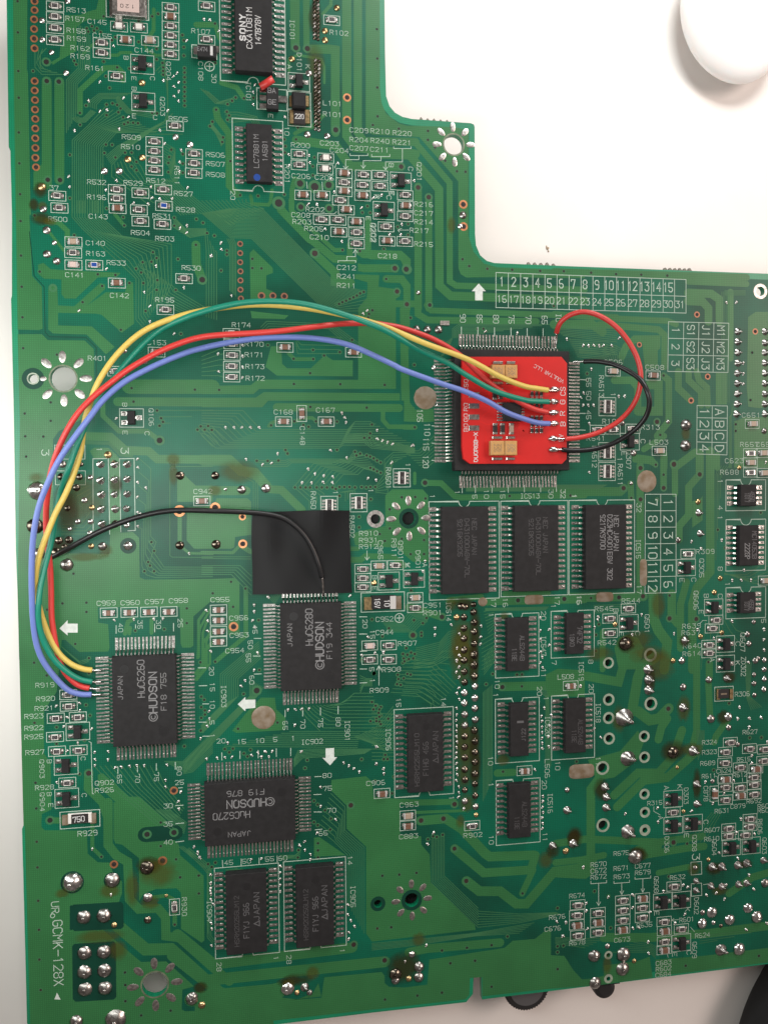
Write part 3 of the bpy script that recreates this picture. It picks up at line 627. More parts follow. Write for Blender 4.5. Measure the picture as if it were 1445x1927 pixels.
c 555 120 b ; c 678 65 b v ; c 845 120 b ; t C168 553 55 ; t C167 840 42 ; t C148 683 215 90 ; t RA501 1267 505 90 31 150 ; a 1358 503 ; a 865 690 ; t RA50 757 655 90 31 125 ; a 1065 672 ; t RA502 1020 835 90 31 155 ; t 1 908 603 90 ; t 1 1148 590 90 ; t 1 1400 415 90
t R910 1132 880 ; t R931 1132 927 ; t R912 1132 970 ; t C965 1213 993 90 ; t R911 1305 980 90 ; t Q901 1350 995 90 ; l 4 1122 1000 1122 1060 ; l 4 1108 1042 1122 1062 1136 1042
r 1093 1123 ; r 1093 1185 ; r 1093 1246 ; c 1203 1100 t ; r 1315 1097 ; q 1270 1205 ; t B 1173 1180 90 ; t E 1173 1255 90 ; S 1170 1218 20 g ; t K 1395 1095
S 435 575 32 ; S 270 583 30 n ; S 90 487 28 d ; S 97 955 32 d ; S 160 580 12
k 275 768 24 ; k 278 952 30 ; k 90 705 35
v 628 118 ; v 775 118 ; v 918 120 ; v 737 22 ; v 1120 25 ; v 470 145 ; v 1358 635 ; v 1277 717 ; v 1277 847 ; v 1358 917 ; v 1418 1022 ; v 1243 932 ; v 1208 885 ; v 1068 768 ; v 1068 840 ; v 198 1210 ; v 298 1253 ; v 75 1287 ; v 212 1380 ; v 935 625 ; v 1148 648
v 632 568 ; v 670 568 ; v 705 568 ; v 735 568 ; v 780 568 ; v 815 568 ; v 850 568 ; v 887 568 ; v 910 578 ; v 935 565 ; v 968 565 ; v 1003 565 ; v 1040 568 ; v 1085 565 ; v 1117 568 ; v 1145 565 ; v 1178 565 ; v 1040 325 ; v 1050 350 ; v 1075 338 ; v 1120 350 ; v 1143 358 ; v 1167 370 ; v 1190 385 ; v 1215 398 ; v 1145 435 ; v 1167 445 ; v 1190 458 ; v 1215 468 ; v 568 313 ; v 582 337 ; v 918 312 ; v 373 387 ; v 447 387 ; v 520 385 ; v 1103 230 ; v 1138 230 ; v 1143 200 ; v 1155 140 ; v 725 155 ; v 690 143
s 160 157 ; s 217 157 ; s 273 157 ; s 328 157 ; s 387 157 ; s 513 335 ; s 873 313 ; s 983 363 ; s 980 122 ; s 413 410 ; s 475 400 ; s 720 440 ; s 768 472 ; s 828 485 ; s 888 492 ; s 680 532 ; s 745 533 ; s 822 530 ; s 885 533 ; s 1130 503 ; s 1183 515 ; s 1290 397 ; s 1190 175 ; s 1190 235 ; s 1228 247 ; s 1262 258 ; s 1298 270 ; s 1430 280 ; s 300 373 ; s 355 1365 ; s 355 1410 ; s 448 1310 ; s 1008 1302 ; s 970 90 ; s 950 58
f 250 460 180 100 ; f 90 590 60 50
T 700 860
p 90 262 135 220 345 220 382 262 382 712 275 712 165 615 -40 610 -115 600 -130 525 -90 505 90 470
w 40 362 175 470 178 560 265 600 275 1445 262
w 50 250 1020 475 1088 ; w 40 520 975 740 950 ; w 50 760 985 1445 970
w 22 290 110 290 180
w 34 900 930 1200 925
b 7 640 205 1280 205 / 640 232 1200 232
b 9 70 1120 200 1120 250 1060 380 1060 / 120 1190 280 1190 340 1130 375 1120
b 12 300 1300 460 1260 520 1190 560 1180 / 280 1440 420 1420 500 1380 560 1330
b 8 760 1050 830 1040 / 790 1200 830 1160
b 8 745 1250 830 1200 / 745 1445 830 1400
b 4 770 1030 1200 1020 / 770 1045 1180 1040
l 5 408 22 447 23
l 5 612 195 612 242 ; l 5 702 195 702 242 ; l 5 815 195 815 240 ; l 5 925 193 925 240 ; l 5 1035 192 1035 238 ; l 5 1145 190 1145 236 ; l 5 1252 188 1252 234
t 1 580 240 90 ; t 5 697 270 90 ; t 10 777 252 90 ; t 15 887 252 90 ; t IC513 1073 265 0 31 135 ; t 30 1215 250 90 ; t 32 1297 250 90 ; t 1 410 268 90 ; t 1 1375 268 90
t 17 825 990 90 ; t 16 905 990 90 ; t 17 1258 975 90 ; t 16 1408 975 90 ; t IC514 520 1050 90 31 135
t D901 312 700 90 ; t A 358 735 90 ; t K 243 738 90 ; t C951 412 1008 ; t R901 412 1060 ; t C952 85 1103 0 31 125 ; O 185 1095 30 ; c 293 955 t ; r 293 1025 ; q 285 828 ; t C944 85 1193 0 31 125 ; t R907 240 1268 ; r 112 1280 ; r 112 1377
V 992 975 14 d ; V 475 1088 16 ; V 278 1212 17 b ; V 360 175 16 ; S 575 1090 22 g ; X 752 985 32 30 ; X 1100 970 65 32 ; v 935 265 ; v 1348 262 ; v 265 908 ; v 168 905
v 202 272 ; v 293 272 ; v 363 282 ; v 122 355 ; v 122 485 ; v 203 555 ; v 353 565 ; v 262 662 ; v 353 660 ; v 88 570 ; v 50 525 ; v 335 1195 ; v 335 1215 ; v 370 1095 ; v 345 1130 ; v 232 1300 ; v 210 1340 ; v 240 1345 ; v 265 1330 ; v 290 1340 ; v 280 1370 ; v 250 1375 ; v 220 1390 ; v 70 1220 ; v 115 1165 ; v 285 1110 ; v 1018 1480
s 428 1160 ; s 428 1207 ; s 537 1138 ; s 592 1200 ; s 577 1297 ; s 592 1350 ; s 577 1385 ; s 592 1425 ; s 740 1147 ; s 740 1222 ; s 738 1270 ; s 345 775 ; s 360 705 ; s 1143 1090 ; s 1143 1178 ; s 1145 1325 ; s 1155 1358 ; s 1205 1170 ; s 1205 1280 ; s 1145 1240 ; s 20 1332 ; s 80 1325
S 605 1015 24 d ; S 635 1018 22 d ; S 690 1003 20 d ; S 625 1090 24 d ; S 690 1055 24 d ; S 625 1165 24 d ; S 695 1125 24 d ; S 625 1235 24 d ; S 695 1190 24 d ; S 627 1310 24 d ; S 695 1270 24 d ; S 628 1382 24 d ; S 696 1340 24 d ; S 696 1412 24 d
t 20 1165 1080 90 ; t 1 808 1075 90 ; t IC547 1165 1285 90 31 140 ; t 7 1237 1400 90 ; t 1 1232 1015 90
f 620 1000 90 60 d ; f 540 1000 50 60 ; f 700 1180 50 200 d ; f 610 1250 100 230 ; f 900 1080 40 40
T 1045 860
w 52 575 60 575 940 ; w 46 735 -20 735 210 ; w 44 812 45 812 250 ; w 50 980 118 905 205 905 395 840 470 840 560
w 60 1052 -40 1052 780 960 890 930 1000 930 1445
w 56 980 -30 980 120 ; w 50 890 850 870 930 850 1000 850 1300
w 70 665 930 668 1100 700 1180 760 1260 740 1445
w 60 790 930 790 1080 830 1130 ; w 40 320 1190 320 1445 ; w 60 0 235 440 235 465 212
w 44 510 180 515 280 ; w 40 540 0 650 15 680 52
p 430 1230 480 1210 560 1230 600 1300 560 1445 430 1445 400 1300
w 60 100 955 600 950
p 990 280 1000 260 1000 430 930 480 930 300
b 6 0 190 350 190 / 0 215 300 215
b 5 1110 60 1090 120 1090 700 / 1180 60 1130 120 1130 140
b 5 1150 800 1300 800 1445 700 / 1150 790 1350 860 1445 860
b 6 1020 1120 1010 1200 990 1445 / 1180 1110 1230 1180 1300 1200
b 5 260 1010 560 1000 / 270 1060 430 1060
a 350 98 ; t RA511 440 120 90 31 150 ; t R688 1183 103 ; r 1325 105 ; c 1415 108 t ; t 1 1120 165 90 ; t 4 1120 345 90 ; t 8 1120 760 90 ; t 1 1118 413 90 ; t 5 1415 1115 90 ; t 1 1170 865 90
t R309 1018 643 ; r 900 658 ; q 888 752 ; t Q305 993 755 90 ; t E 860 838 90 ; t C 940 835 90 ; t Q606 955 975 90 ; t B 1025 945 90 ; t C 1120 945 90 ; t E 990 1055 90 ; q 1075 1022 ; r 1090 1108 ; r 1065 1165 ; t R639 925 1150 ; t R637 920 1195 ; t R640 930 1285 ; t R614 927 1338 ; r 1042 1277 ; r 1042 1333 ; q 1155 1272 ; t C 1240 1270 90 ; t Q607 1273 1260 90 ; t A 1065 1380 90
l 3 980 1135 1000 1112 1028 1112
t R544 513 978 ; r 495 1030 ; t R545 330 1032 ; r 370 1098 ; r 370 1198 ; t R542 350 1263 ; q 497 1130 ; t B 410 1045 90 ; t E 447 1205 90 ; t C 558 1200 90 ; t Q501 622 1135 90 ; c 1425 840 t
t 32 567 345 90 ; t IC515 563 625 90 31 135 ; t 17 568 900 90 ; t 16 160 970 90 ; t 32 52 250 90 ; t 1 125 265 90
S 970 305 20 g ; S 975 380 24 p ; S 985 520 24 p ; S 835 565 20 n ; S 475 1270 46 d ; S 880 1248 24 p ; S 860 1385 24 ; S 800 1385 18 g ; S 1120 825 18 g ; S 1080 920 18 g ; S 1130 1195 18 g ; S 985 1220 18 g ; S 1250 72 16 g ; S 1305 1205 20 n ; S 1315 1270 20 n ; S 405 1138 18 g ; S 1348 1122 16 n ; S 515 178 14
V 578 75 15 b ; V 808 50 16 b ; V 980 118 15 b ; V 735 210 14 b ; V 578 288 14 b ; V 463 212 15 b ; V 595 947 15 b ; V 775 1098 15 b ; V 957 1102 14 b ; V 432 955 14 d ; V 60 965 15 d
v 735 120 ; v 680 55 ; v 515 278 ; v 775 942 ; v 1040 1395 ; v 295 1138 ; v 275 1210 ; v 275 1320 ; v 242 960 ; v 1103 495 ; v 1155 617 ; v 690 290 b ; v 1395 378
s 228 102 ; s 925 572 ; s 585 1070 ; s 290 1085 ; s 285 1105 ; s 265 1155 ; s 1200 835 ; s 1260 835 ; s 1328 833 ; s 1130 562 ; s 990 620 ; s 805 1198 ; s 965 1170 ; s 1075 1230 ; s 1200 1115 ; s 1280 765 ; s 520 1205 ; s 1418 1170 ; s 1418 1240 ; s 1418 1310
X 620 165 68 72 ; X 335 952 60 32 ; X 597 785 26 88
f 560 1240 140 70 ; f 700 1000 60 120 ; f 310 950 60 50 ; f 620 1340 170 80 ; f 880 1250 50 50 d ; f 480 1270 80 70 d
T 0 1140
r 465 605 ; r 468 683 ; r 380 765 ; r 530 757 ; q 530 855 160 118 ; r 375 893 ; r 388 990 ; r 535 983 ; q 450 1085 ; r 458 1203 ; q 455 1310
c 740 48 m ; c 880 45 m ; c 1013 42 m ; c 1148 40 m
t R919 305 540 ; t R920 310 633 ; t R921 300 698 ; t R923 230 752 ; t R922 230 832 ; t R925 230 892 ; t R927 237 998 ; t Q903 285 1110 90 ; t B 335 1060 90 ; t C 565 1040 90 ; t R928 303 1237 ; t Q904 288 1335 90 ; t B 335 1283 90 ; t C 572 1290 90 ; t E 345 1358 90 ; t Q902 710 1205 ; t R926 710 1255
l 4 605 925 620 930 628 1280 638 1280
t 40 820 150 90 ; t 35 952 128 90 ; t 30 1078 128 90 ; t 25 1225 118 90 ; t 65 812 1180 90 ; t 70 935 1175 90 ; t 75 1063 1165 90 ; t 80 1218 1125 90 ; t 25 1220 1203 ; t 30 1143 1363
l 5 790 135 790 188 ; l 5 922 130 922 152 ; l 5 1052 125 1052 178 ; l 5 1180 120 1180 172 ; l 5 802 1095 802 1140 ; l 5 935 1090 935 1130 ; l 5 1063 1075 1063 1120 ; l 5 1192 1065 1192 1112 ; l 5 1195 1360 1245 1357 ; l 5 1215 1240 1240 1238
P 405 155 460 98 460 122 528 122 528 183 460 183 460 203
V 603 1140 18 b ; k 1182 1258 28
v 232 388 ; v 235 797 b ; v 242 1205 ; v 247 1380 ; v 318 475 ; v 512 260 ; v 920 170 ; v 1117 160 ; v 1362 385 ; v 1365 850 ; v 1253 957 ; v 605 357 ; v 585 675 ; v 612 747 ; v 385 827 ; v 385 940 ; v 575 915 ; v 540 1145 ; v 605 460
s 775 95 ; s 910 90 ; s 1045 88 ; s 1110 85 ; s 625 835 ; s 455 757 ; s 460 985 ; s 545 710 ; s 540 660 ; s 1400 30 ; s 1410 100 ; s 1410 170 ; s 645 995 ; s 735 990 ; s 645 1045 ; s 735 1045 ; s 645 1085 ; s 785 1100 ; s 825 1095 ; s 880 1090 ; s 930 1085 ; s 980 1085 ; s 1135 1080 ; s 1125 1185 ; s 1125 1230 ; s 1230 1265 ; s 1215 1330 ; s 1215 1380 ; s 385 680 ; s 435 820 ; s 385 1200 ; s 530 930
w 60 603 1150 600 1240 700 1340 732 1440 735 1600
p 665 1150 700 1140 880 1300 950 1300 1130 1460 1130 1560 1000 1560 790 1560 790 1340 665 1230
w 30 850 190 870 110 905 90 ; w 24 880 190 885 150 ; w 26 1030 185 1030 95
w 26 1335 500 1400 420 1400 300 1445 250 ; w 22 1330 460 1380 400 1380 250 1445 180 ; w 20 1350 350 1350 100 1400 30
b 12 1060 1090 1110 1200 1250 1380 / 640 1090 800 1270 1150 1560
b 10 1445 880 1260 1060 1120 1060 / 1445 1000 1310 1130 1260 1140
b 3 420 280 540 380 600 360 / 440 300 550 400 600 380
T 340 1100
c 258 172 m ; c 258 243 m ; c 258 318 m ; c 258 388 m
t C955 268 103 ; t C956 395 228 ; t C953 398 345 ; t C954 368 450 ; k 360 287 32 ; t 45 505 305 90 ; t 50 473 410 90 ; t 55 460 500 90 ; t 60 483 650 90
l 5 500 367 545 367 ; l 5 495 487 540 487 ; l 5 500 610 548 608 ; l 5 120 567 170 567 ; l 5 125 690 178 688 ; l 5 150 813 190 812 ; l 5 125 937 175 937 ; l 5 150 1033 195 1032
t 20 210 590 90 ; t 15 215 698 90 ; t 10 215 815 90 ; t 5 212 940 90 ; t 1 215 1030 90 ; t IC903 293 760 90 31 155
t 20 1253 268 90 ; t 15 1303 340 90 ; t 5 1298 577 90 ; t 1 1303 655 90 ; l 5 1215 220 1265 220 ; l 5 1215 337 1265 337 ; l 5 1220 455 1265 453 ; l 5 1220 575 1265 575 ; l 5 1220 670 1265 668
t 65 710 960 90 ; t 70 830 950 90 ; t 75 950 942 90 ; t 80 1070 935 90 ; l 5 710 855 710 900 ; l 5 830 845 830 895 ; l 5 950 840 950 888 ; l 5 1070 830 1070 880 ; t IC901 1133 995 90 31 145 ; t IC902 893 1070 0 31 152
t 20 275 1065 ; t 15 413 1070 ; t 10 537 1063 ; t 5 643 1055 ; t 1 765 1047 ; l 5 280 1145 280 1195 ; l 5 403 1135 403 1185 ; l 5 527 1130 527 1180 ; l 5 650 1118 650 1170 ; l 5 748 1115 748 1165 ; t 80 995 1300 ; t 75 998 1388 ; l 5 912 1308 955 1306 ; l 5 905 1430 955 1428
c 1285 415 p ; r 1285 510 ; t R909 1350 720 ; l 4 1347 560 1347 685 ; l 4 1332 582 1347 558 1362 582
P 388 815 440 765 440 785 508 783 508 840 440 845 440 863
P 1015 1230 963 1180 985 1180 985 1115 1043 1113 1043 1175 1063 1175
p 545 770 640 770 650 850 712 905 712 990 380 1010 350 995 440 880
w 30 443 40 443 350 240 522
w 16 115 500 130 300 200 170 ; w 16 150 480 150 330 180 245 ; w 16 175 560 175 390 200 318 ; w 16 110 620 200 540 200 460
X 563 905 82 80
V 517 722 20 ; v 658 940 ; v 390 982 ; v 440 28 ; v 218 60 ; v 42 163 ; v 42 263 ; v 357 152 ; v 235 525 ; v 135 530 ; v 535 582 ; v 428 745 ; v 140 995 ; v 25 1100 ; v 1232 513 ; v 1313 605 ; v 1300 238 ; v 530 243 ; v 140 763 ; v 160 785 ; v 140 835 ; v 165 857 ; v 140 908 ; v 165 885 ; v 300 1120 ; v 330 1142 ; v 355 1117 ; v 430 1150 ; v 455 1170 ; v 475 1125 ; v 860 1195 ; v 845 1250 ; v 1300 800 ; v 1325 825 ; v 1350 850 ; v 1310 850 ; v 1350 900 ; v 1330 930 ; v 1290 930 ; v 1360 950 ; v 1390 1160 ; v 1230 1190
s 500 137 ; s 500 180 ; s 490 243 ; s 500 290 ; s 522 463 ; s 500 580 ; s 437 650 ; s 408 690 ; s 730 850 ; s 778 848 ; s 825 845 ; s 873 843 ; s 778 955 ; s 195 860 ; s 195 910 ; s 178 962 ; s 135 1045 ; s 320 1075 ; s 175 1185 ; s 248 1178 ; s 300 1175 ; s 350 1172 ; s 480 1160 ; s 525 1143 ; s 573 1137 ; s 623 1133 ; s 600 1168 ; s 548 1172 ; s 822 1135 ; s 1330 1100 ; s 1107 1210 ; s 1145 1230 ; s 1180 1250 ; s 1215 1273 ; s 1330 1217 ; s 1380 1250 ; s 1380 1285 ; s 205 452 ; s 1152 75 ; s 592 85 ; s 1228 480 ; s 1320 463 ; s 1378 460 ; s 1270 355 ; s 948 1378
p 1025 1330 1260 1305 1302 1342 1310 1445 1490 1460 1492 1700 1635 1715 1635 1770 1692 1838 1700 2030 2000 2320 2005 2350 1300 2430 1260 2375 1260 1785 1128 1662 1128 1505 1020 1400
b 9 530 390 270 610 270 830 140 960 / 545 500 390 640 390 760 150 1010
b 9 470 650 470 760 20 1200 / 560 700 520 760 20 1290
b 12 800 830 850 900 950 1000 1400 1000 / 1070 815 1110 800 1180 740 1300 740
b 9 740 1000 1220 1000 / 300 1100 1200 1110
b 8 640 130 600 90 / 680 70 680 60
b 7 770 1190 800 1130 860 1120 1300 1120 / 770 1240 830 1180 1000 1170 1250 1150
b 8 1220 740 1240 690 1300 690 / 1220 620 1260 640 1300 640
b 14 1445 830 1320 980 1180 1040 / 1445 1130 1380 1130 1300 1080
f 500 890 30 60 ; f 620 900 40 60
T 700 1220
t IC906 110 620 90 31 155 ; t 15 180 370 90 ; t 14 485 365 90 ; t C906 25 917 ; c 68 988 b ; t C963 252 1065 ; c 243 1137 t ; c 243 1207 b ; t C883 248 1280 ; t R902 685 1272 ; r 680 1207
t 10 850 245 90 ; t 11 1165 170 90 ; t 20 1138 293 90 ; t 1 840 320 90 ; t L506 1190 820 90 ; c 1035 833 m ; t 10 805 767 90 ; t 1 808 930 90 ; t 20 1170 930 90 ; t IC516 1210 1055 90 31 140 ; t 10 810 1305 90 ; t 11 1175 1285 90 ; t IC520 1193 530 90 31 140 ; t R908 132 145 ; l 4 47 122 47 250 ; l 4 32 145 47 120 62 145 ; t 1 540 1020 90 ; t 1 1183 343 90
V 885 265 15 d ; V 333 1173 16 b ; V 485 1160 16 b ; V 560 1062 16 b ; V 560 1365 16 b
v 1018 260 ; v 890 840 ; v 985 180 ; v 820 175 ; v 775 245 ; v 15 172 ; v 20 905 ; v 135 988 ; v 150 875 ; v 380 1300 ; v 415 1280 ; v 440 1285 ; v 480 1270 ; v 30 390 ; v 60 400 ; v 45 440 ; v 60 460 ; v 30 480 ; v 50 500 ; v 60 520 ; v 110 480 ; v 215 70 ; v 240 80 ; v 210 100 ; v 175 180 ; v 180 210 ; v 215 205 ; v 240 175 ; v 262 180 ; v 170 245 ; v 195 250 ; v 80 755 ; v 105 755
s 575 80 ; s 592 45 ; s 592 125 ; s 575 160 ; s 592 195 ; s 592 268 ; s 575 305 ; s 592 345 ; s 573 405 ; s 575 450 ; s 573 488 ; s 575 525 ; s 573 560 ; s 573 600 ; s 575 635 ; s 573 672 ; s 573 710 ; s 573 745 ; s 575 782 ; s 577 820 ; s 577 858 ; s 570 898 ; s 588 940 ; s 588 978 ; s 588 1010 ; s 625 1092
s 1145 25 ; s 1155 58 ; s 1145 95 ; s 1158 130 ; s 1170 405 ; s 1152 460 ; s 1155 495 ; s 1155 535 ; s 1155 570 ; s 1155 610 ; s 1155 645 ; s 1155 680 ; s 1220 455 ; s 1205 525 ; s 1200 600 ; s 1200 668 ; s 1160 1005 ; s 1160 1042 ; s 1160 1080 ; s 1160 1115 ; s 1158 1152 ; s 1158 1190 ; s 1158 1225 ; s 30 668 ; s 30 785 ; s 80 818 ; s 80 850 ; s 420 1255 ; s 375 1330 ; s 1105 825 g ; s 1418 255
S 625 15 24 d ; S 625 82 24 d ; S 628 160 24 d ; S 630 232 24 d ; S 628 305 24 ; S 628 375 24 ; S 630 452 24 n ; S 632 527 24 n ; S 630 600 24 d ; S 630 672 24 d ; S 632 745 24 d ; S 630 825 24 d ; S 632 895 24 d ; S 630 965 22 d ; S 632 1042 22 n
S 695 50 24 d ; S 695 120 24 d ; S 697 190 24 d ; S 700 260 24 ; S 700 340 24 ; S 700 410 24 n ; S 703 487 24 n ; S 697 560 24 d ; S 700 635 24 d ; S 700 708 24 d ; S 700 775 24 d ; S 700 855 24 d ; S 700 925 22 d ; S 702 1005 22 d ; S 704 1080 22 n ; S 708 1135 16 g
w 60 880 262 1220 255 ; w 50 850 850 960 845 ; w 40 560 1045 330 1050 200 1045 ; w 20 300 1118 630 1105
p 1180 180 1260 140 1445 150 1445 330 1200 330 1180 260
b 10 230 80 420 80 480 20 560 20 / 130 300 300 310 400 380 400 420
b 14 0 440 150 450 / 0 760 145 760
b 8 755 300 755 1040 / 815 250 815 900
b 9 270 100 420 100 570 250 / 200 320 330 330 440 400
b 8 760 180 830 90 / 760 60 830 -20
b 5 1140 300 1180 330 1180 800 / 1170 250 1200 330 1215 800
f 610 60 110 230 ; f 690 100 50 220 d ; f 625 700 80 330 ; f 700 760 50 350 d ; f 640 1050 70 80 ; f 600 1180 40 60 ; f 890 760 60 50
T 1045 1220
t IC519 175 155 90 31 135 ; t L508 70 195 0 31 115 ; c 103 255 m ; t 20 243 275 90 ; t IC518 290 440 90 31 135 ; t 10 15 800 90 ; t 11 290 770 90 ; t ZD302 1278 125 90 31 135 ; t K 1238 100 90 ; q 1155 105 ; t 8 240 92 90
t R306 1270 312 0 30 105 ; t R627 1323 570 0 28 105 ; t R324 1047 640 0 28 105 ; t R323 1047 707 0 28 105 ; t R689 1035 783 0 28 105 ; r 1188 640 ; r 1155 705 ; r 1150 780 ; t R515 1280 757 0 28 95 ; t C624 1145 835 0 28 105 ; t R611 1043 870 0 28 100 ; t R612 1255 862 0 28 100 ; r 1318 683 ; r 1420 687 ; r 1255 810 ; c 1362 820 b ; r 1415 765 ; c 1155 890 b ; r 1155 945 ; r 1155 1032 ; c 1078 990 b v ; r 1348 877 ; r 1255 948 ; c 1255 1000 b ; r 1350 928 ; r 1350 993 ; t C878 1022 990 90 28 108 ; t R692 1350 1040 0 28 105 ; t C879 1240 1075 0 28 105 ; t R631 1133 1107 0 28 105 ; t R60 1412 1075 0 28 80 ; t R60 1412 1105 0 28 80
t R315 675 1053 0 28 105 ; t D303 888 1005 90 28 115 ; t A 755 950 90 ; t K 845 942 90 ; q 800 1025 ; r 798 1115 ; q 800 1205 ; q 935 1190 ; t C 1022 1183 90 ; t E 890 1275 90 ; t D306 757 1337 90 28 115 ; t Q308 945 1327 90 28 115 ; t 3 955 1420 90 48 50 ; t R607 1065 1237 0 28 105 ; t R610 1062 1297 0 28 105 ; r 1177 1225 ; r 1177 1275 ; r 1322 1160 ; r 1322 1212 ; r 1290 1270 ; t R606 1390 1215 90 28 108 ; t Q604 1080 1355 90 28 115 ; q 1195 1355 ; q 1330 1343 ; t Q603 1420 1345 90 28 115 ; t R675 447 1395 0 28 108 ; t A 715 1155 90
l 3 668 1080 668 1110 690 1122 712 1135 ; l 3 1270 885 1272 910 ; l 3 1085 870 1100 875 1100 920
S 1043 215 24 n ; S 1165 205 24 p ; S 868 265 24 n ; S 868 405 30 p ; S 1057 482 28 n ; S 1175 468 28 ; S 1178 540 20 n ; S 800 710 40 d ; S 938 700 34 p ; S 960 925 26 p ; S 963 1060 26 p ; S 468 475 62 p ; S 492 750 52 p ; S 493 1250 48 p ; S 630 145 32 p ; S 635 215 32 p ; S 635 285 32 p ; S 335 945 28 p ; S 345 1015 28 p ; S 345 1085 28 p ; S 80 965 18 n ; S 80 1105 28 p ; S 120 1330 30 p ; S 72 1380 22 g ; S 828 812 12 g ; S 1068 905 16 n ; S 1240 655 16 n ; S 870 1110 14 g ; S 545 1420 50 n
S 1420 80 18 ; S 1420 145 18 ; S 1420 210 18 ; S 1418 280 18 ; S 1360 85 20 n ; S 1350 180 16 n ; S 1350 240 18 n ; S 1353 320 16 n ; S 1380 70 14 n
h 360 100 25 38 ; h 645 45 30 45 ; h 362 350 25 40 ; h 648 378 30 45 ; h 362 475 25 40 ; h 365 615 25 40 ; h 603 600 23 38 ; h 605 742 23 38 ; h 320 815 32 46 ; h 605 993 20 36 ; h 608 1117 20 36 ; h 608 1238 18 38 ; h 323 1205 32 46
X 178 838 88 48
V 767 412 15 b ; V 802 1322 15 b ; v 895 1330 ; v 1045 95 ; v 143 772 ; v 1180 375 ; v 1320 610 ; v 1400 608 ; v 1075 830
s 1240 478 ; s 1317 475 ; s 1398 470 ; s 1317 535 ; s 1335 728 ; s 1335 780 ; s 1210 900 ; s 1020 908 ; s 1145 985 ; s 1070 1053 ; s 1260 1160 ; s 1230 1253 ; s 1350 1262 ; s 305 605 ; s 475 1125 ; s 695 1085 ; s 697 1180 ; s 927 1105 ; s 1110 1390 ; s 170 255 ; s 1290 1215 ; s 1440 635 ; s 1310 95 ; s 265 545 ; s 1250 400
w 60 210 190 430 230 460 120 560 60 ; w 70 520 430 560 200 590 120 680 60 ; w 70 560 430 640 490 700 480 770 410
w 60 400 1000 560 850 700 850 800 740 860 560 ; w 60 420 1080 600 900 760 880 940 720 ; w 50 960 0 960 560 940 640
w 60 240 1420 240 960 300 880 ; w 50 1045 100 1045 200 ; w 46 1040 240 1050 460 ; w 46 1175 480 1090 600 1080 640
p 220 760 440 700 560 560 600 640 560 760 400 880 280 900
w 56 700 620 720 540 760 480
w 50 0 1330 200 1300 700 1320 1000 1280 ; w 44 0 190 200 185
b 6 1290 100 1300 340 1330 420 / 1330 100 1320 330 1400 400
b 8 960 560 970 760 / 1010 560 1010 650
b 5 1060 1120 900 1320 / 1120 1130 1010 1320
f 430 480 60 120 ; f 470 470 70 60 ; f 800 700 110 90 d ; f 870 410 60 110 ; f 930 690 90 60 ; f 310 960 70 90 d ; f 130 1290 70 90 d ; f 300 40 130 60 ; f 720 120 130 120 ; f 960 930 40 130 d ; f 1140 470 60 60 d ; f 1180 200 60 50 d ; f 550 1385 80 40 d ; f 640 220 50 120 d
T 0 1527
p 165 -20 280 8 283 110 305 130 590 132 597 290 665 348 745 350 765 410 830 480 830 560 800 640 640 628 505 640 485 660 490 790 510 812 690 800 960 1027 1130 1022 1320 1192 1240 1215 1235 1350 1260 1362 1400 1356 1420 1330 1418 1230 1445 1215 1650 1195 1800 1260 1860 1440 1880 1600 210 1600 205 1445
w 62 735 -60 735 230 790 300 868 345 880 600 945 668 1075 662 1125 720 1128 850 1220 862 1445 1062 1560 1160
w 84 735 725 990 942 1160 938 1330 1090 1490 1235 1560 1255
p 772 -60 900 -60 1215 225 1225 300 1385 440 1390 880 1370 895 1230 800 1230 555 1200 525 1060 530 975 565 945 612 945 320 830 228 785 220 772 190
n 105 990 160 1190 145
w 55 1000 160 1183 147
w 26 1010 590 1130 575 1180 600 1188 650 ; w 30 1188 690 1188 772
w 44 340 62 450 65 ; w 26 628 100 628 250 690 310
n 20 485 650 485 800
p 510 820 690 812 740 850 760 880 520 905
b 3 1215 240 1410 400 1410 860 1445 900 / 1245 240 1435 390 1435 850 1460 880
b 8 1060 -10 1250 150 / 1150 -10 1270 80
S 492 485 70 ; S 765 470 50 n ; S 1000 385 48 d ; S 980 385 24 ; S 1005 590 32 n ; S 1005 740 26 d ; S 570 722 48 n ; S 707 712 50 n ; S 777 775 20 g ; S 575 965 48 n ; S 707 958 48 n ; S 575 1095 48 n ; S 710 1085 48 n ; S 578 1215 48 n ; S 713 1205 48 n ; S 1305 1280 42 n ; S 1372 1320 25 g ; S 787 1420 70 n ; S 520 1430 45 n ; S 1130 575 12 g
k 1105 338 32 ; k 775 362 28 ; V 340 62 18 ; V 1000 158 18 ; V 1183 145 18
v 250 208 b ; v 255 383 b ; v 260 610 b ; v 265 807 b ; v 268 1010 b ; v 277 1217 b ; v 850 1098 ; v 852 1183 ; v 853 1293 ; v 1160 1358 ; v 960 1390 ; v 1093 77 ; v 1093 238 ; v 1197 328 ; v 1225 450 ; v 1350 438 ; v 1352 560 ; v 690 310 ; v 1188 772 b
s 628 255 ; s 755 565 ; s 1320 240 ; s 1345 285 ; s 1358 310 ; s 1430 430 ; s 1430 490 ; s 1430 545
t GCMK-128X 395 965 90 62 455 ; t UR 375 655 90 50 85 ; O 358 712 14 ; P 388 1235 412 1282 370 1280
r 1187 652 v ; t R930 1253 650 90 ; t R929 595 150 0 34 140 ; t 35 1143 88 ; t 40 1143 212 ; l 5 1195 85 1250 80 ; l 5 1195 210 1250 203
f 1010 370 110 80 d ; f 1080 420 160 120 ; f 740 540 90 70 ; f 680 850 200 60 ; f 420 560 60 40 ; f 800 950 80 90 ; f 900 520 60 160 ; f 1020 620 80 60
T 350 1480
w 75 -60 1010 185 1212 1130 1098
w 80 -90 1150 130 1322 1350 1195
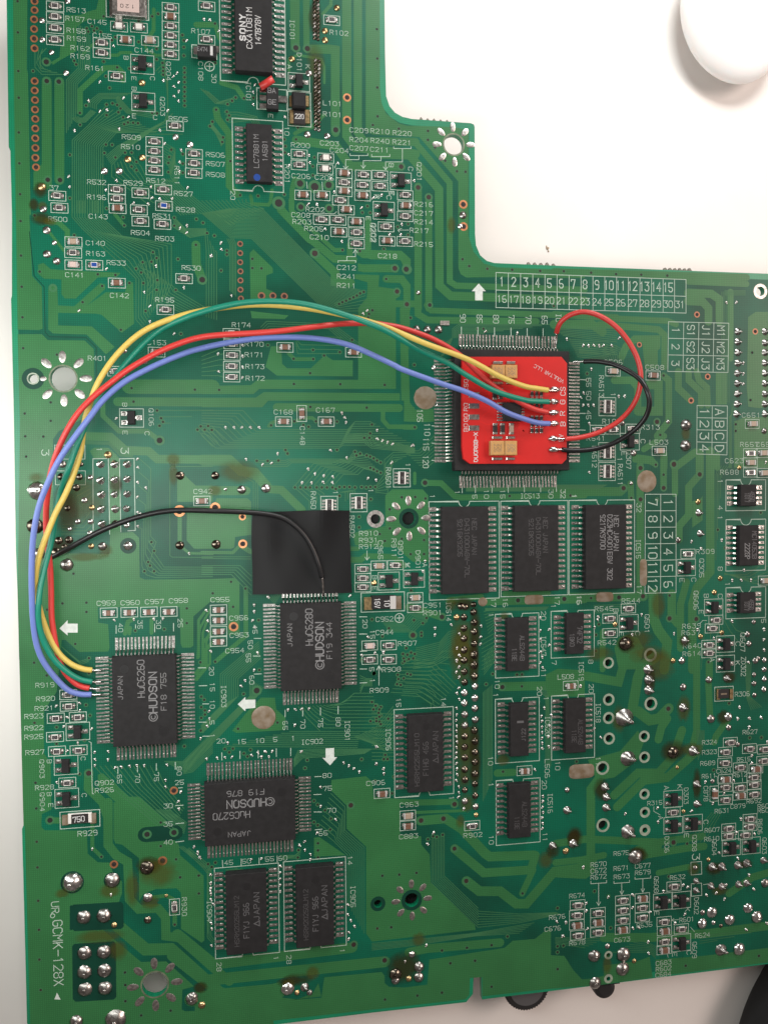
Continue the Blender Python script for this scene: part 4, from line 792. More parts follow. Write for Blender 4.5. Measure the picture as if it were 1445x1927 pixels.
w 100 40 1450 300 1420 640 1390
p 620 1400 640 1330 590 1345 160 1400 90 1440 60 1500 400 1490 920 1430 900 1340 860 1410 760 1450 660 1440
p 940 1300 1330 1265 1350 1290 1350 1340 1380 1365 1480 1370 1640 1350 1654 1180 2164 1100 2220 1052 2370 1040 2440 985 2480 970 2480 1170 2560 1215 2670 1310 2712 1330 2712 1352 2016 1430 2014 1300 1930 1305 1925 1420 1900 1450 1270 1520 200 1640 60 1650 60 1500 920 1440
p 870 350 905 345 1085 470 870 480
t 45 290 520 ; t 50 412 510 ; t 55 568 495 ; t 60 658 490 ; l 5 248 505 250 550 ; l 5 375 495 375 540 ; l 5 497 488 497 530 ; l 5 620 475 620 515 ; t IC904 160 850 90 31 148 ; t IC905 1135 750 90 31 152 ; t 14 1115 505 90 ; t 1 1062 1120 90 ; t 28 700 1180 90 ; t 1 612 1170 90 ; t 28 225 1230 90 ; t 70 990 165 ; t 65 933 320 ; l 5 870 175 920 175 ; l 5 878 297 925 292
V 1120 130 16 b ; V 1140 1078 16 b ; V 1350 1185 16 b ; v 897 388 ; v 897 437 ; v 897 485 ; v 1335 610 ; v 1300 968 b ; v 1395 960 ; v 87 608 ; v 88 730 ; v 870 245 ; v 895 265 ; v 870 100 ; v 895 125 ; v 945 165 ; v 985 220 ; v 980 295 ; v 150 530 ; v 175 550 ; v 200 520 ; v 760 485 ; v 765 435
S 690 1380 45 ; S 755 1405 18 g ; S 808 1370 30 p ; S 840 1405 20 n ; S 45 1435 35 n
s 57 413 ; s 80 447 ; s 93 487 ; s 167 600 ; s 170 655 ; s 168 695 ; s 170 732 ; s 170 770 ; s 185 800 ; s 170 930 ; s 175 968 ; s 172 1082 ; s 640 543 ; s 640 587 ; s 640 630 ; s 640 672 ; s 640 715 ; s 808 375 ; s 770 403 ; s 808 432 ; s 845 462 ; s 845 497 ; s 890 317 ; s 1015 225 ; s 915 135 ; s 1098 805 ; s 1098 872 ; s 1120 912 ; s 1145 952 ; s 1105 993 ; s 1105 1038 ; s 515 490 ; s 445 497
b 9 985 50 1080 140 1080 300 1210 415 1210 1000 / 900 290 1000 370 1010 380 1100 470 1100 800
b 5 640 470 740 470 780 440 / 640 500 700 490 770 490
b 6 270 570 350 560 / 300 600 520 575
b 4 0 440 120 560 150 600 150 1000 / 20 420 150 530 175 600 175 660
f 740 1320 140 60 d ; f 860 1270 60 60 ; f 100 1370 60 50 d ; f 700 1350 60 50
T 700 1527
w 65 330 65 500 50 610 120 770 290 800 310 1100 300
w 60 560 255 760 420 1080 400 1110 300
w 65 640 475 730 545 870 545 980 630 1050 630 1240 410 1400 390 1500 330
w 44 1095 400 1020 560
w 60 250 960 380 935 870 895
b 9 405 190 405 490 720 790 / 490 160 490 440 720 660
b 6 0 900 230 880 700 830 1100 760 / 0 945 230 920 700 850 1000 830
b 7 720 790 1000 760 1280 700 / 720 680 1000 700 1250 690
v 70 440 ; v 185 432 ; v 302 420 ; v 38 800 b ; v 130 790 ; v 475 948 ; v 645 930 ; v 812 912 ; v 532 1035 ; v 700 1018 ; v 812 1195 ; v 475 1235 ; v 308 1255 ; v 88 1282 ; v 920 853 ; v 1022 560 ; v 1260 660 ; v 1260 920 ; v 1300 915 ; v 1260 960
V 640 475 15 b ; V 85 1015 15 b ; V 560 255 14 b
S 272 975 24 ; S 320 1060 34 n ; S 160 1110 42 d ; S 160 1150 30 n ; S 250 1140 20 g ; S 318 1130 34 n ; S 1228 235 26 p ; S 1365 220 28 ; S 1315 272 22 g
s 370 912 ; s 225 1020 ; s 420 145 ; s 375 222 ; s 1435 380 ; s 1255 750 ; s 1318 755 ; s 1298 848
t R676 1258 720 0 29 115 ; t C676 1228 800 0 29 115
f 320 870 60 60 ; f 220 1060 150 130 d ; f 1180 330 70 70 ; f 1230 270 60 60 d ; f 1370 180 50 70 d
T 1045 1527
t R670 293 362 0 30 112 ; t C672 293 405 0 30 112 ; t R672 293 447 0 30 112 ; l 4 240 478 240 494 347 487 347 470 ; l 4 293 490 293 640 ; l 4 280 620 293 642 306 618 ; t R671 447 388 0 29 108 ; t R673 450 445 0 29 112 ; l 4 397 478 397 492 503 484 503 470 ; l 4 450 487 450 565 ; l 4 438 545 450 567 463 543 ; t C677 593 372 0 29 110 ; t R679 593 417 0 29 110 ; l 4 540 450 540 463 647 455 647 440 ; l 4 593 460 593 550 ; l 4 582 530 593 552 605 528
t R674 147 575 0 29 110 ; r 150 637 ; r 145 705 ; c 145 773 b ; r 152 843 ; t R678 148 895 0 29 112 ; r 288 690 ; c 288 753 b ; r 288 822 ; r 457 605 ; r 457 672 ; r 457 740 ; c 455 803 b ; t C673 453 875 0 29 112 ; c 590 590 b ; r 590 655 ; r 590 722 ; t R635 605 775 0 29 110 ; t R632 830 450 0 29 108 ; r 805 510 ; t Q608 685 500 90 29 115 ; q 730 615 ; q 855 605 ; t E 688 695 90 ; t K 898 668 90 ; t D602 958 645 90 29 118
l 4 920 348 992 342 994 428 922 434 920 350 ; l 4 922 495 992 489 994 573 924 579 922 497 ; l 3 1005 500 1035 495
r 738 750 ; c 740 812 b ; r 740 885 ; c 738 942 b ; t R601 893 738 0 29 105 ; r 855 800 ; t R624 1000 845 0 29 105 ; q 855 895 ; t E 810 975 90 ; t C 908 962 90 ; t Q609 945 945 90 29 115 ; t C683 735 1032 0 29 110 ; t R602 735 1072 0 29 110 ; t C684 733 1112 0 29 110 ; l 3 790 742 835 738 ; l 3 805 730 790 742 808 752 ; l 3 918 790 945 820 ; l 3 760 970 765 995
S 265 985 42 n ; S 463 975 48 n ; S 458 1075 45 n ; S 270 1170 40 n ; S 1065 690 36 ; S 998 765 34 ; S 1185 740 36 ; S 1310 660 34 ; S 1370 720 38 ; S 1125 945 40 p ; S 1250 940 42 ; S 955 475 20 p ; S 955 540 22 p ; S 1065 380 28 p ; S 1130 380 28 p ; S 1240 370 28 p ; S 1300 355 28 p ; S 1055 510 24 p ; S 1130 515 24 p ; S 1245 500 24 p ; S 1300 490 24 p ; S 1425 490 28 n ; S 1040 330 14 g ; S 355 920 18 n ; S 1000 690 18 n ; S 1075 760 14 ; S 1125 780 14 d ; S 535 1020 16 g ; S 1415 335 24 p ; S 950 385 16 n
h 360 980 14 28 ; h 360 1140 14 30
s 210 625 ; s 212 677 ; s 70 755 ; s 220 798 ; s 50 848 ; s 360 582 ; s 525 568 ; s 525 653 ; s 645 685 ; s 525 795 ; s 565 790 ; s 735 542 ; s 870 500 ; s 900 515 ; s 1025 570 ; s 1150 595 ; s 1095 555 ; s 1315 432 ; s 880 700 ; s 632 888 ; s 632 965 ; s 1295 805 ; s 190 378 ; s 1160 500 ; s 1345 530 ; s 1240 320 ; s 815 760 ; s 1435 760
v 800 212 b ; v 895 220 ; v 885 1052 ; v 1383 985 ; v 265 545 ; v 375 795 ; v 360 580 ; v 15 1075 ; v 770 445
p -40 980 60 985 120 1080 180 1145 240 1140 330 1120 330 1050 560 1020 640 990 660 1130 320 1180 -40 1210
p 680 1010 1000 985 1445 930 1445 1030 680 1125
w 44 0 350 180 330 330 300 ; w 40 700 420 900 380 ; w 60 0 420 200 430 240 400 ; w 50 600 300 900 250 1010 240 ; w 50 560 260 700 240
w 60 330 860 640 860 1050 830 1445 780 ; w 50 1180 560 1340 450 1445 420
b 6 0 860 330 870 / 0 900 200 930
b 7 390 960 640 960 680 1000 / 560 880 640 900 680 920
b 4 980 850 1445 800 / 980 900 1100 880
f 1080 390 80 50 d ; f 560 300 90 50 d ; f 940 390 60 60 ; f 1280 360 80 40 d ; f 350 1050 40 90 ; f 1120 540 80 40
'''
# ------------------------------------------------------------------ tile coordinates (positions were read off enlarged views of the photo)
ZS = 1445 / 400.0
class Tile:
    x0 = 0.0; y0 = 0.0
def S_(x, y): return Tile.x0 + x / ZS, Tile.y0 + y / ZS
def PT(x, y, z=0.0):
    u, v = S_(x, y); return P(u, v, z)
def KZ(x, y, z=0.0):
    """metres per enlarged pixel"""
    u, v = S_(x, y); return MPP(u, v, z) / ZS

# ------------------------------------------------------------------ the setting
TABLE_Z = -0.013
tb = MB()
tb.add([(-0.9, -0.9, TABLE_Z), (0.9, -0.9, TABLE_Z), (0.9, 0.9, TABLE_Z), (-0.9, 0.9, TABLE_Z)], [(0, 1, 2, 3)])
tbl = tb.build('table', 'table'); tbl['kind'] = 'structure'; tbl['label'] = 'white laminate table top under the circuit board'; tbl['category'] = 'table'

# ------------------------------------------------------------------ the circuit board
OUT = [(10, -70), (12.5, 0), (16.5, 276), (19.5, 283), (22.5, 400), (22.5, 556), (20.8, 562), (26, 780), (30, 1037), (34, 1140), (36, 1241), (38.6, 1247),
       (44.5, 1554), (41.5, 1560), (51, 1927), (52.5, 1985), (520, 1929), (700, 1906.8), (877, 1887), (889.6, 1871.6), (891, 1840), (906, 1838.5),
       (907, 1882), (946, 1877), (1045, 1865), (1445, 1815), (1530, 1804), (1530, 519), (1445, 514.6), (1045, 499.4), (930, 494.4), (916, 490.5), (903.5, 480),
       (895.5, 461), (893.8, 440), (893, 238), (891.5, 233.5), (886, 231), (775, 223), (757, 219), (743, 211), (733, 199), (726.5, 180), (724.5, 100), (723.5, 0), (723.5, -70)]
FIELD = [(24, -70), (25, 0), (30, 300), (33, 560), (38, 780), (46, 1140), (56, 1560), (63, 1960), (520, 1916), (700, 1894), (872, 1874), (879, 1866), (880, 1830), (917, 1828),
         (918, 1868), (1045, 1853), (1445, 1803), (1519, 1794), (1519, 530), (1445, 526), (1045, 509), (930, 505), (910, 500), (892, 488), (884, 465), (882.5, 440), (882, 243),
         (775, 235), (752, 230), (735, 220), (722, 204), (714.5, 182), (713, 100), (712, -70)]
STARS = [(853.6, 271.3, 18.4, 31), (119, 712.2, 24, 40.5), (769.2, 975.7, 12.5, 32), (774.7, 1694.5, 13, 29), (291.5, 1853.6, 23.5, 39)]
HOLES = [(u, v, r) for u, v, r, _ in STARS] + [(62.3, 712.2, 8.9), (99.7, 541.4, 3.6), (1430.6, 547.8, 8.5), (706.6, 976.7, 9.3), (711.2, 1701.5, 7.5)]
HH = []            # smaller connector holes, filled in from the data below
DATA = DATA_TEXT.strip().splitlines()
for ln in DATA:
    if ln.startswith('T '):
        Tile.x0, Tile.y0 = (float(q) for q in ln.split()[1:3]); continue
    for c in ln.split(';'):
        t = c.split()
        if t and t[0] == 'h':
            u, v = S_(float(t[1]), float(t[2])); HH.append((u, v, float(t[3]) / ZS, float(t[4]) / ZS))
            HOLES.append((u, v, float(t[3]) / ZS))
# drilled holes: each one a real bore
def holes_in(poly, mar=1.0):
    out = []
    for u, v, r in HOLES:
        ok = all(inside((u + (r + mar) * math.cos(a * math.pi / 4), v + (r + mar) * math.sin(a * math.pi / 4)), poly) for a in range(8))
        if ok:
            c = P(u, v); out.append(circle(c, r * MPP(u, v)))
    return out
toW = lambda poly: [(P(u, v).x, P(u, v).y) for u, v in poly]
TH = 0.0016
board = poly_sheet('circuit_board', toW(OUT), holes_in(OUT), 0.0, 'laminate', None, thick=TH)
board['label'] = 'large green circuit board crowded with chips, small parts and solder joints'
board['category'] = 'circuit board'
field = poly_sheet('solder_mask', toW(FIELD), holes_in(FIELD), 6e-6, 'mask_dark', board)

POURS = []; LV = [0]
def zlev(base, step=6e-7, mod=60):
    LV[0] += 1; return base + (LV[0] % mod) * step
traces = MB(); clear = MB(); fine = MB(); silk = MB(); silkbox = MB(); arrows = MB(); viam = MB(); specks = MB()
fluxes = []; pours = []
POLYS_SRC = []

def ribbon(mb, pts, wd, z, round_ends=True):
    mb.strip(pts, wd, z, cap=False)
    if round_ends:
        for (a, b) in ((pts[0], pts[1]), (pts[-1], pts[-2])):
            a = Vector(a); b = Vector(b); d = (a - b).normalized(); n = Vector((-d.y, d.x)); vs = []
            for i in range(7):
                t = math.pi * i / 6 - math.pi / 2
                q = a + (d * math.cos(t) + n * math.sin(t)) * wd / 2; vs.append((q.x, q.y, z))
            mb.add(vs, [tuple(range(7))])

# ---- shared part meshes ---------------------------------------------------------------------------------
def res_mesh(code, center='glaze_dark'):
    b = MB()
    # pads, ceramic, end caps, glaze
    for sx in (-1, 1):
        x0, x1 = sorted((sx * 0.62, sx * 1.38))
        b.box(x0, -.60, .01, x1, .60, .07, 0)
        b.dome(sx * 1.08, 0, .42, .34, 8, 3, 0, .03, sy=1.25)
        x0, x1 = sorted((sx * 0.72, sx * 1.02))
        b.box(x0, -.62, .07, x1, .62, .53, 1, .05)
    b.box(-.72, -.62, .07, .72, .62, .50, 2, .04)
    b.box(-.60, -.44, .50, .60, .44, .53, 3, .02)
    k = 0
    for i, ch in enumerate(code):
        for pl in glyph(ch):
            k += 1
            b.strip([((i - 1) * .33 + (x / 4 - .5) * .24, (y / 6 - .5) * .44) for x, y in pl], .055, .534 + k * .0006, 4)
    b.v = [(x * MM, y * MM, z * MM) for x, y, z in b.v]
    me = b.mesh('chip_resistor')
    for n in ('tinned', 'lead', 'ceramic_white', center, 'mark_grey'): me.materials.append(MAT[n])
    return me
def cap_mesh(col, endw=.42):
    b = MB()
    for sx in (-1, 1):
        x0, x1 = sorted((sx * 0.62, sx * 1.38))
        b.box(x0, -.60, .01, x1, .60, .07, 0)
        b.dome(sx * 1.06, 0, .44, .50, 8, 3, 0, .03, sy=1.25)
        x0, x1 = sorted((sx * (1.02 - endw), sx * 1.04))
        b.box(x0, -.635, .06, x1, .635, .82, 1, .08)
    b.box(-1.0 + endw, -.62, .06, 1.0 - endw, .62, .79, 2, .07)
    b.v = [(x * MM, y * MM, z * MM) for x, y, z in b.v]
    me = b.mesh('chip_capacitor')
    for n in ('tinned', 'ceramic_grey' if col != 'ceramic_white' else 'lead', col): me.materials.append(MAT[n])
    return me
RES = [res_mesh(c) for c in ('121', '102', '472', '103', '221', '473')]
RESB = res_mesh('   ', 'blue_glaze')
CAPM = {'b': cap_mesh('ceramic_brown', .36), 't': cap_mesh('ceramic_tan', .34), 'w': cap_mesh('ceramic_white', .3), 'p': cap_mesh('ceramic_pink', .30),
        'm': cap_mesh('ceramic_brown', .55), 'r': cap_mesh('ceramic_brown', .3)}
def gull(b, y, w, x0, x1, zs, sgn=1, mi=0, t=.14):
    prof = [(x0, zs), (x0 + (x1 - x0) * .3, zs), (x0 + (x1 - x0) * .55, .2), (x1, .16)]
    vs = []
    for x, z in prof:
        for yy in (-w / 2, w / 2):
            vs.append((sgn * x, y + yy, z)); vs.append((sgn * x, y + yy, max(.02, z - t)))
    fs = []
    for i in range(3):
        k = i * 4
        fs += [(k, k + 2, k + 6, k + 4), (k + 1, k + 5, k + 7, k + 3), (k, k + 4, k + 5, k + 1), (k + 2, k + 3, k + 7, k + 6)]
    fs += [(12, 14, 15, 13), (0, 1, 3, 2)]
    b.add(vs, fs, mi)
def tran_mesh():
    b = MB()
    for y in (-.95, .95):
        b.box(-2.15, y - .48, .01, -1.0, y + .48, .08, 0); gull(b, y, .5, .8, 1.75, .6, -1, 1); b.dome(-1.55, y, .46, .34, 8, 3, 0, .04)
    b.box(1.0, -.48, .01, 2.15, .48, .08, 0); gull(b, 0, .5, .8, 1.75, .6, 1, 1); b.dome(1.55, 0, .42, .3, 8, 3, 0, .04)
    vs = []
    for ins, z in ((.10, .10), (0, .55), (.03, .62), (.16, 1.10), (.22, 1.14)):
        vs += [(-.85 + ins, -1.5 + ins, z), (.85 - ins, -1.5 + ins, z), (.85 - ins, 1.5 - ins, z), (-.85 + ins, 1.5 - ins, z)]
    fs = [(3, 2, 1, 0), (16, 17, 18, 19)]
    for k in range(0, 16, 4):
        for i in range(4):
            j = (i + 1) % 4; fs.append((k + i, k + j, k + 4 + j, k + 4 + i))
    b.add(vs, fs, 2)
    b.v = [(x * MM, y * MM, z * MM) for x, y, z in b.v]
    me = b.mesh('transistor')
    for n in ('tinned', 'lead', 'plastic_black'): me.materials.append(MAT[n])
    return me
TRAN = tran_mesh()
def array_mesh():
    b = MB()
    for i in range(4):
        y = -.96 + i * .64 * 1.0
        for sx in (-1, 1):
            x0, x1 = sorted((sx * .55, sx * 1.5)); b.box(x0, y - .2, .01, x1, y + .2, .08, 0)
            b.dome(sx * 1.05, y, .24, .42, 7, 3, 0, .03, sy=.85)
    b.box(-.78, -1.28, .06, .78, 1.28, .52, 2, .05); b.box(-.46, -1.22, .52, .46, 1.22, .56, 3, .03)
    for i, ch in enumerate('47'):
        for pl in glyph(ch): b.strip([(-(y / 6 - .5) * .42 * -1, -((i - .5) * .36 + (x / 4 - .5) * .26)) for x, y in pl], .06, .565 + i * .001, 4)
    b.v = [(x * MM * 1.12, y * MM * 1.12, z * MM) for x, y, z in b.v]
    me = b.mesh('resistor_array')
    for n in ('tinned', 'lead', 'ceramic_white', 'glaze_dark', 'mark_grey'): me.materials.append(MAT[n])
    return me
ARR = array_mesh()
def joint_mesh(kind, tilt=0.0):
    """solder cone with the clipped end of a component leg"""
    b = MB(); n = 12
    prof = [(1.0, .0), (.97, .10), (.86, .30), (.66, .52), (.44, .68), (.28, .78)] if kind != 'p' else [(1.0, 0), (.92, .10), (.72, .28), (.46, .52), (.30, .78), (.24, .98)]
    vs = []
    for k, (r, z) in enumerate(prof):
        for i in range(n):
            t = 2 * math.pi * i / n; q = 1 + random.uniform(-.06, .06)
            vs.append((r * q * math.cos(t) + tilt * z, r * q * math.sin(t), z))
    fs = []
    for k in range(len(prof) - 1):
        for i in range(n):
            j = (i + 1) % n; fs.append((k * n + i, k * n + j, (k + 1) * n + j, (k + 1) * n + i))
    m = len(prof) - 1
    fs.append(tuple(m * n + i for i in range(n)))
    b.add(vs, fs)
    zt = prof[-1][1]
    # leg stub
    s = []
    for zz, r in ((zt - .02, .22), (zt + .18, .21), (zt + .23, .13)):
        for i in range(8):
            t = 2 * math.pi * i / 8; s.append((r * math.cos(t) + tilt * zz * 1.15, r * math.sin(t), zz))
    f2 = []
    for k in range(2):
        for i in range(8):
            j = (i + 1) % 8; f2.append((k * 8 + i, k * 8 + j, (k + 1) * 8 + j, (k + 1) * 8 + i))
    f2.append(tuple(16 + i for i in range(8)))
    b.add(s, f2)
    return b
JM = {}
for nm, mt in (('', 'solder'), ('n', 'solder_dull'), ('d', 'solder_dark'), ('g', 'solder_gold'), ('p', 'solder_dull'), ('u', 'solder')):
    JM[nm] = []
    for q in range(3):
        me = joint_mesh('p' if nm in 'pu' and nm else '', .3 if nm == 'p' else .6 if nm == 'u' else random.uniform(-.1, .2)).mesh('solder_joint', True); me.materials.append(MAT[mt]); JM[nm].append(me)

def dimbox(x, y, w, h):
    u, v = S_(x, y); c = PT(x, y)
    return c, w * MPX(u, v) / ZS, h * MPY(u, v) / ZS
def outline(c, w, h, wd=0.00014):
    z = zlev(3.6e-5, 1e-7)
    silkbox.strip([(c.x - w / 2, c.y - h / 2), (c.x + w / 2, c.y - h / 2), (c.x + w / 2, c.y + h / 2), (c.x - w / 2, c.y + h / 2)], wd, z, closed=True)

NR = 0
for ln in DATA:
    if ln.startswith('T '):
        Tile.x0, Tile.y0 = (float(q) for q in ln.split()[1:3]); continue
    if ln.startswith('b '):
        a, bb = ln[2:].split('/'); a = a.split(); n = int(a[0]); A = [float(q) for q in a[1:]]; B = [float(q) for q in bb.split()]
        m = min(len(A), len(B)) // 2
        for i in range(n):
            t = i / max(1, n - 1)
            pts = []
            for k in range(m):
                p = PT(A[2 * k] * (1 - t) + B[2 * k] * t, A[2 * k + 1] * (1 - t) + B[2 * k + 1] * t); pts.append((p.x, p.y))
            fine.strip(pts, 0.00016, zlev(2.6e-5, 1e-7))
        continue
    for c in ln.split(';'):
        t = c.split()
        if not t: continue
        k = t[0]
        if k in ('t',):
            s = t[1]; x, y = float(t[2]), float(t[3]); rot = float(t[4]) if len(t) > 4 else 0
            h = float(t[5]) if len(t) > 5 else 30; L = float(t[6]) if len(t) > 6 else len(s) * 33.5
            u, v = S_(x, y); CNT[0] += 1
            letter(silk, s, u, v, h / ZS, L / ZS, rot, 3.6e-5, .105)
        elif k in ('w', 'n', 'l'):
            q = [float(z) for z in t[1:]]; pts = [PT(q[i], q[i + 1]) for i in range(1, len(q) - 1, 2)]; pts = [(p.x, p.y) for p in pts]
            kk = KZ(q[1], q[2])
            if k == 'w': ribbon(traces, pts, q[0] * kk, zlev(1.2e-5, 2e-7))
            elif k == 'n': ribbon(clear, pts, q[0] * kk, zlev(2.4e-5, 1e-7))
            else: silkbox.strip(pts, q[0] * kk, zlev(3.6e-5, 1e-7))
        elif k == 'd':
            p = PT(float(t[1]), float(t[2])); clear.disc(p.x, p.y, float(t[3]) * KZ(float(t[1]), float(t[2])), zlev(2.4e-5, 1e-7), 20)
        elif k == 'p':
            q = [float(z) for z in t[1:]]; src = [S_(q[i], q[i + 1]) for i in range(0, len(q), 2)]; pours.append(src)
        elif k == 'P':
            q = [float(z) for z in t[1:]]; pts = [PT(q[i], q[i + 1]) for i in range(0, len(q), 2)]
            tr = tessellate_polygon([[Vector((p.x, p.y, 0)) for p in pts]]); z = zlev(3.6e-5, 1e-7)
            arrows.add([(p.x, p.y, z) for p in pts], [tuple(f) for f in tr])
        elif k == 'O':
            p = PT(float(t[1]), float(t[2])); kk = KZ(float(t[1]), float(t[2])); r = float(t[3]) * kk
            silkbox.strip(circle(p, r, 20), .00018, zlev(3.6e-5, 1e-7), closed=True)
            if float(t[3]) > 20:
                silkbox.strip([(p.x - r * .6, p.y), (p.x + r * .6, p.y)], .00018, zlev(3.6e-5, 1e-7)); silkbox.strip([(p.x, p.y - r * .6), (p.x, p.y + r * .6)], .00018, zlev(3.6e-5, 1e-7))
        elif k in ('r', 'c'):
            x, y = float(t[1]), float(t[2]); u, v = S_(x, y); opt = t[3:]; vert = 'v' in opt
            cc, w_, h_ = dimbox(x, y, 118 - .017 * u, 66 - .003 * u)
            if vert: outline(cc, h_, w_)
            else: outline(cc, w_, h_)
            sc = math.sqrt(w_ / (3.85 * MM) * h_ / (2.15 * MM))
            NR += 1
            if k == 'r': o = link('chip_resistor', RESB if 'B' in opt else RES[(NR * 5) % len(RES)], None, board, (cc.x, cc.y, 0))
            else:
                col = [q for q in opt if q in CAPM]; o = link('chip_capacitor', CAPM[col[0] if col else 'b'], None, board, (cc.x, cc.y, 0))
            if 'B' in opt: o['label'] = 'chip resistor with a bright blue painted top'
            o.rotation_euler.z = (math.pi / 2 if vert else 0) + random.uniform(-.035, .035); o.scale = (sc, sc, sc)
        elif k == 'q':
            x, y = float(t[1]), float(t[2]); u, v = S_(x, y)
            W_, H_ = (float(t[3]), float(t[4])) if len(t) > 4 else (165 - .030 * u, 130 - .014 * u)
            cc, w_, h_ = dimbox(x, y, W_, H_); outline(cc, w_, h_)
            o = link('transistor', TRAN, None, board, (cc.x, cc.y, 0)); sc = math.sqrt(w_ / (4.9 * MM) * h_ / (3.95 * MM)); o.scale = (sc, sc, sc)
            o.rotation_euler.z = random.uniform(-.03, .03)
        elif k == 'a':
            x, y = float(t[1]), float(t[2]); cc, w_, h_ = dimbox(x, y, 114, 124); outline(cc, w_, h_)
            o = link('resistor_array', ARR, None, board, (cc.x, cc.y, 0)); o.scale = (w_ / (3.9 * MM),) * 3; o.rotation_euler.z = random.uniform(-.03, .03)
        elif k == 'S':
            x, y, r = float(t[1]), float(t[2]), float(t[3]); p = PT(x, y); kk = r * KZ(x, y); kind = t[4] if len(t) > 4 else ''
            o = link('solder_joint', random.choice(JM[kind]), None, board, (p.x, p.y, 2e-5)); hs = kk * random.uniform(.6, .8)
            o.scale = (kk, kk, hs if kind not in 'pu' or not kind else kk * .95); o.rotation_euler.z = random.uniform(-.6, .3) if kind == 'p' else random.uniform(.3, .9) if kind == 'u' else random.uniform(0, 6.28)
        elif k == 's':
            p = PT(float(t[1]), float(t[2])); kk = KZ(float(t[1]), float(t[2]))
            specks.dome(p.x, p.y, 9.5 * kk, 7 * kk, 7, 3, 0, 1e-5, .22)
            a = random.uniform(-.9, .9); d = 11 * kk
            specks.dome(p.x + d * math.sin(a), p.y - d * math.cos(a), 5.5 * kk, 4 * kk, 6, 2, 0, 1e-5, .2)
        elif k == 'v':
            p = PT(float(t[1]), float(t[2])); kk = KZ(float(t[1]), float(t[2])); z = zlev(3.25e-5, 5e-8)
            viam.disc(p.x, p.y, 15 * kk, z, 12, 0, 8.5 * kk); viam.disc(p.x, p.y, 8.5 * kk, z, 10, 2 if 'b' in t[3:] else 1)  # no bore here: a flat dark disc paints the shade inside
        elif k == 'V':
            p = PT(float(t[1]), float(t[2])); kk = KZ(float(t[1]), float(t[2])); r = float(t[3]); z = zlev(3.25e-5, 5e-8)
            viam.disc(p.x, p.y, r * 1.75 * kk, z, 18, 0, r * kk); viam.disc(p.x, p.y, r * kk, z, 16, 2 if 'b' in t[4:] else 1)  # larger via, its inner shade painted as a flat disc too
        elif k == 'k':
            x, y, r = float(t[1]), float(t[2]), float(t[3]); p = PT(x, y); kk = KZ(x, y)
            b = MB(); b.disc(0, 0, r * kk, 3.2e-5, 22, 0, r * .58 * kk); b.disc(0, 0, r * .58 * kk, 3.1e-5, 18, 1)  # bore not cut: dark disc under the ring paints its shade
            b.dome(-r * .05 * kk, 0, r * .3 * kk, r * .05 * kk, 8, 2, 2, 3.2e-5)
            me = b.mesh('copper_ring')
            for n in ('copper' if 'b' not in t[4:] else 'hole_brown_ring', 'hole_brown', 'hole'): me.materials.append(MAT[n] if n in MAT else mat(n, (0.30, 0.14, 0.085), .45, .6))
            link('copper_ring', me, None, board, (p.x, p.y, 0))
        elif k == 'X':
            x, y, rx, ry = (float(q) for q in t[1:5]); p = PT(x, y); kk = KZ(x, y); b = MB(); vs = []
            n = 28
            for ring, (f, z) in enumerate(((1, 2.5e-5), (.93, 9e-5), (.6, 1.1e-4))):
                for i in range(n):
                    a = 2 * math.pi * i / n; e = 2.0 if abs(rx - ry) < 20 else 4.0
                    cx = abs(math.cos(a)) ** (2 / e) * math.copysign(1, math.cos(a)); sy = abs(math.sin(a)) ** (2 / e) * math.copysign(1, math.sin(a))
                    q = 1 + random.uniform(-.015, .015); vs.append((f * rx * kk * cx * q, f * ry * kk * sy * q, z + random.uniform(0, 2e-5)))
            fs = [(r * n + i, r * n + (i + 1) % n, (r + 1) * n + (i + 1) % n, (r + 1) * n + i) for r in range(2) for i in range(n)] + [tuple(2 * n + i for i in range(n))]
            b.add(vs, fs); o = b.build('bare_pad', 'oxide', board, True, (p.x, p.y, 0)); o['label'] = 'bare pad coated in dull oxidised solder'
        elif k == 'B':
            q = [float(z) for z in t[1:5]]; a = PT(q[0], q[1]); b_ = PT(q[2], q[3]); b = MB(); b.box(a.x, b_.y, 2e-5, b_.x, a.y, 2.5e-4, 0, 5e-5); b.build('solder_patch', 'tinned', board)
        elif k == 'h':
            u, v = S_(float(t[1]), float(t[2])); p = P(u, v); kk = KZ(float(t[1]), float(t[2]))
            b = MB(); b.disc(0, 0, float(t[4]) * kk, 3.1e-5, 22, 0, float(t[3]) * kk); b.disc(0, 0, float(t[3]) * kk * 1.05, -1.25e-3, 16, 1)  # added dark disc low in the bore, makes the hole read black
            me = b.mesh('hole_rim'); me.materials.append(MAT['rim_pale'] if 'rim_pale' in MAT else mat('rim_pale', (.30, .36, .28), .5, noise=.3)); me.materials.append(MAT['hole'])
            link('hole_rim', me, None, board, (p.x, p.y, 0))
        elif k == 'f':
            x, y, rx, ry = (float(q) for q in t[1:5]); fluxes.append((PT(x, y), KZ(x, y) * rx, KZ(x, y) * ry, 'flux_dark' if 'd' in t[5:] else 'flux'))

# pours: each a sheet of copper under the lacquer, bored where the board is bored
for i, src in enumerate(pours):
    poly_sheet('copper_area', toW(src), holes_in(src, 2.0), 1.9e-5 + i * 4e-8, 'mask_copper', board)
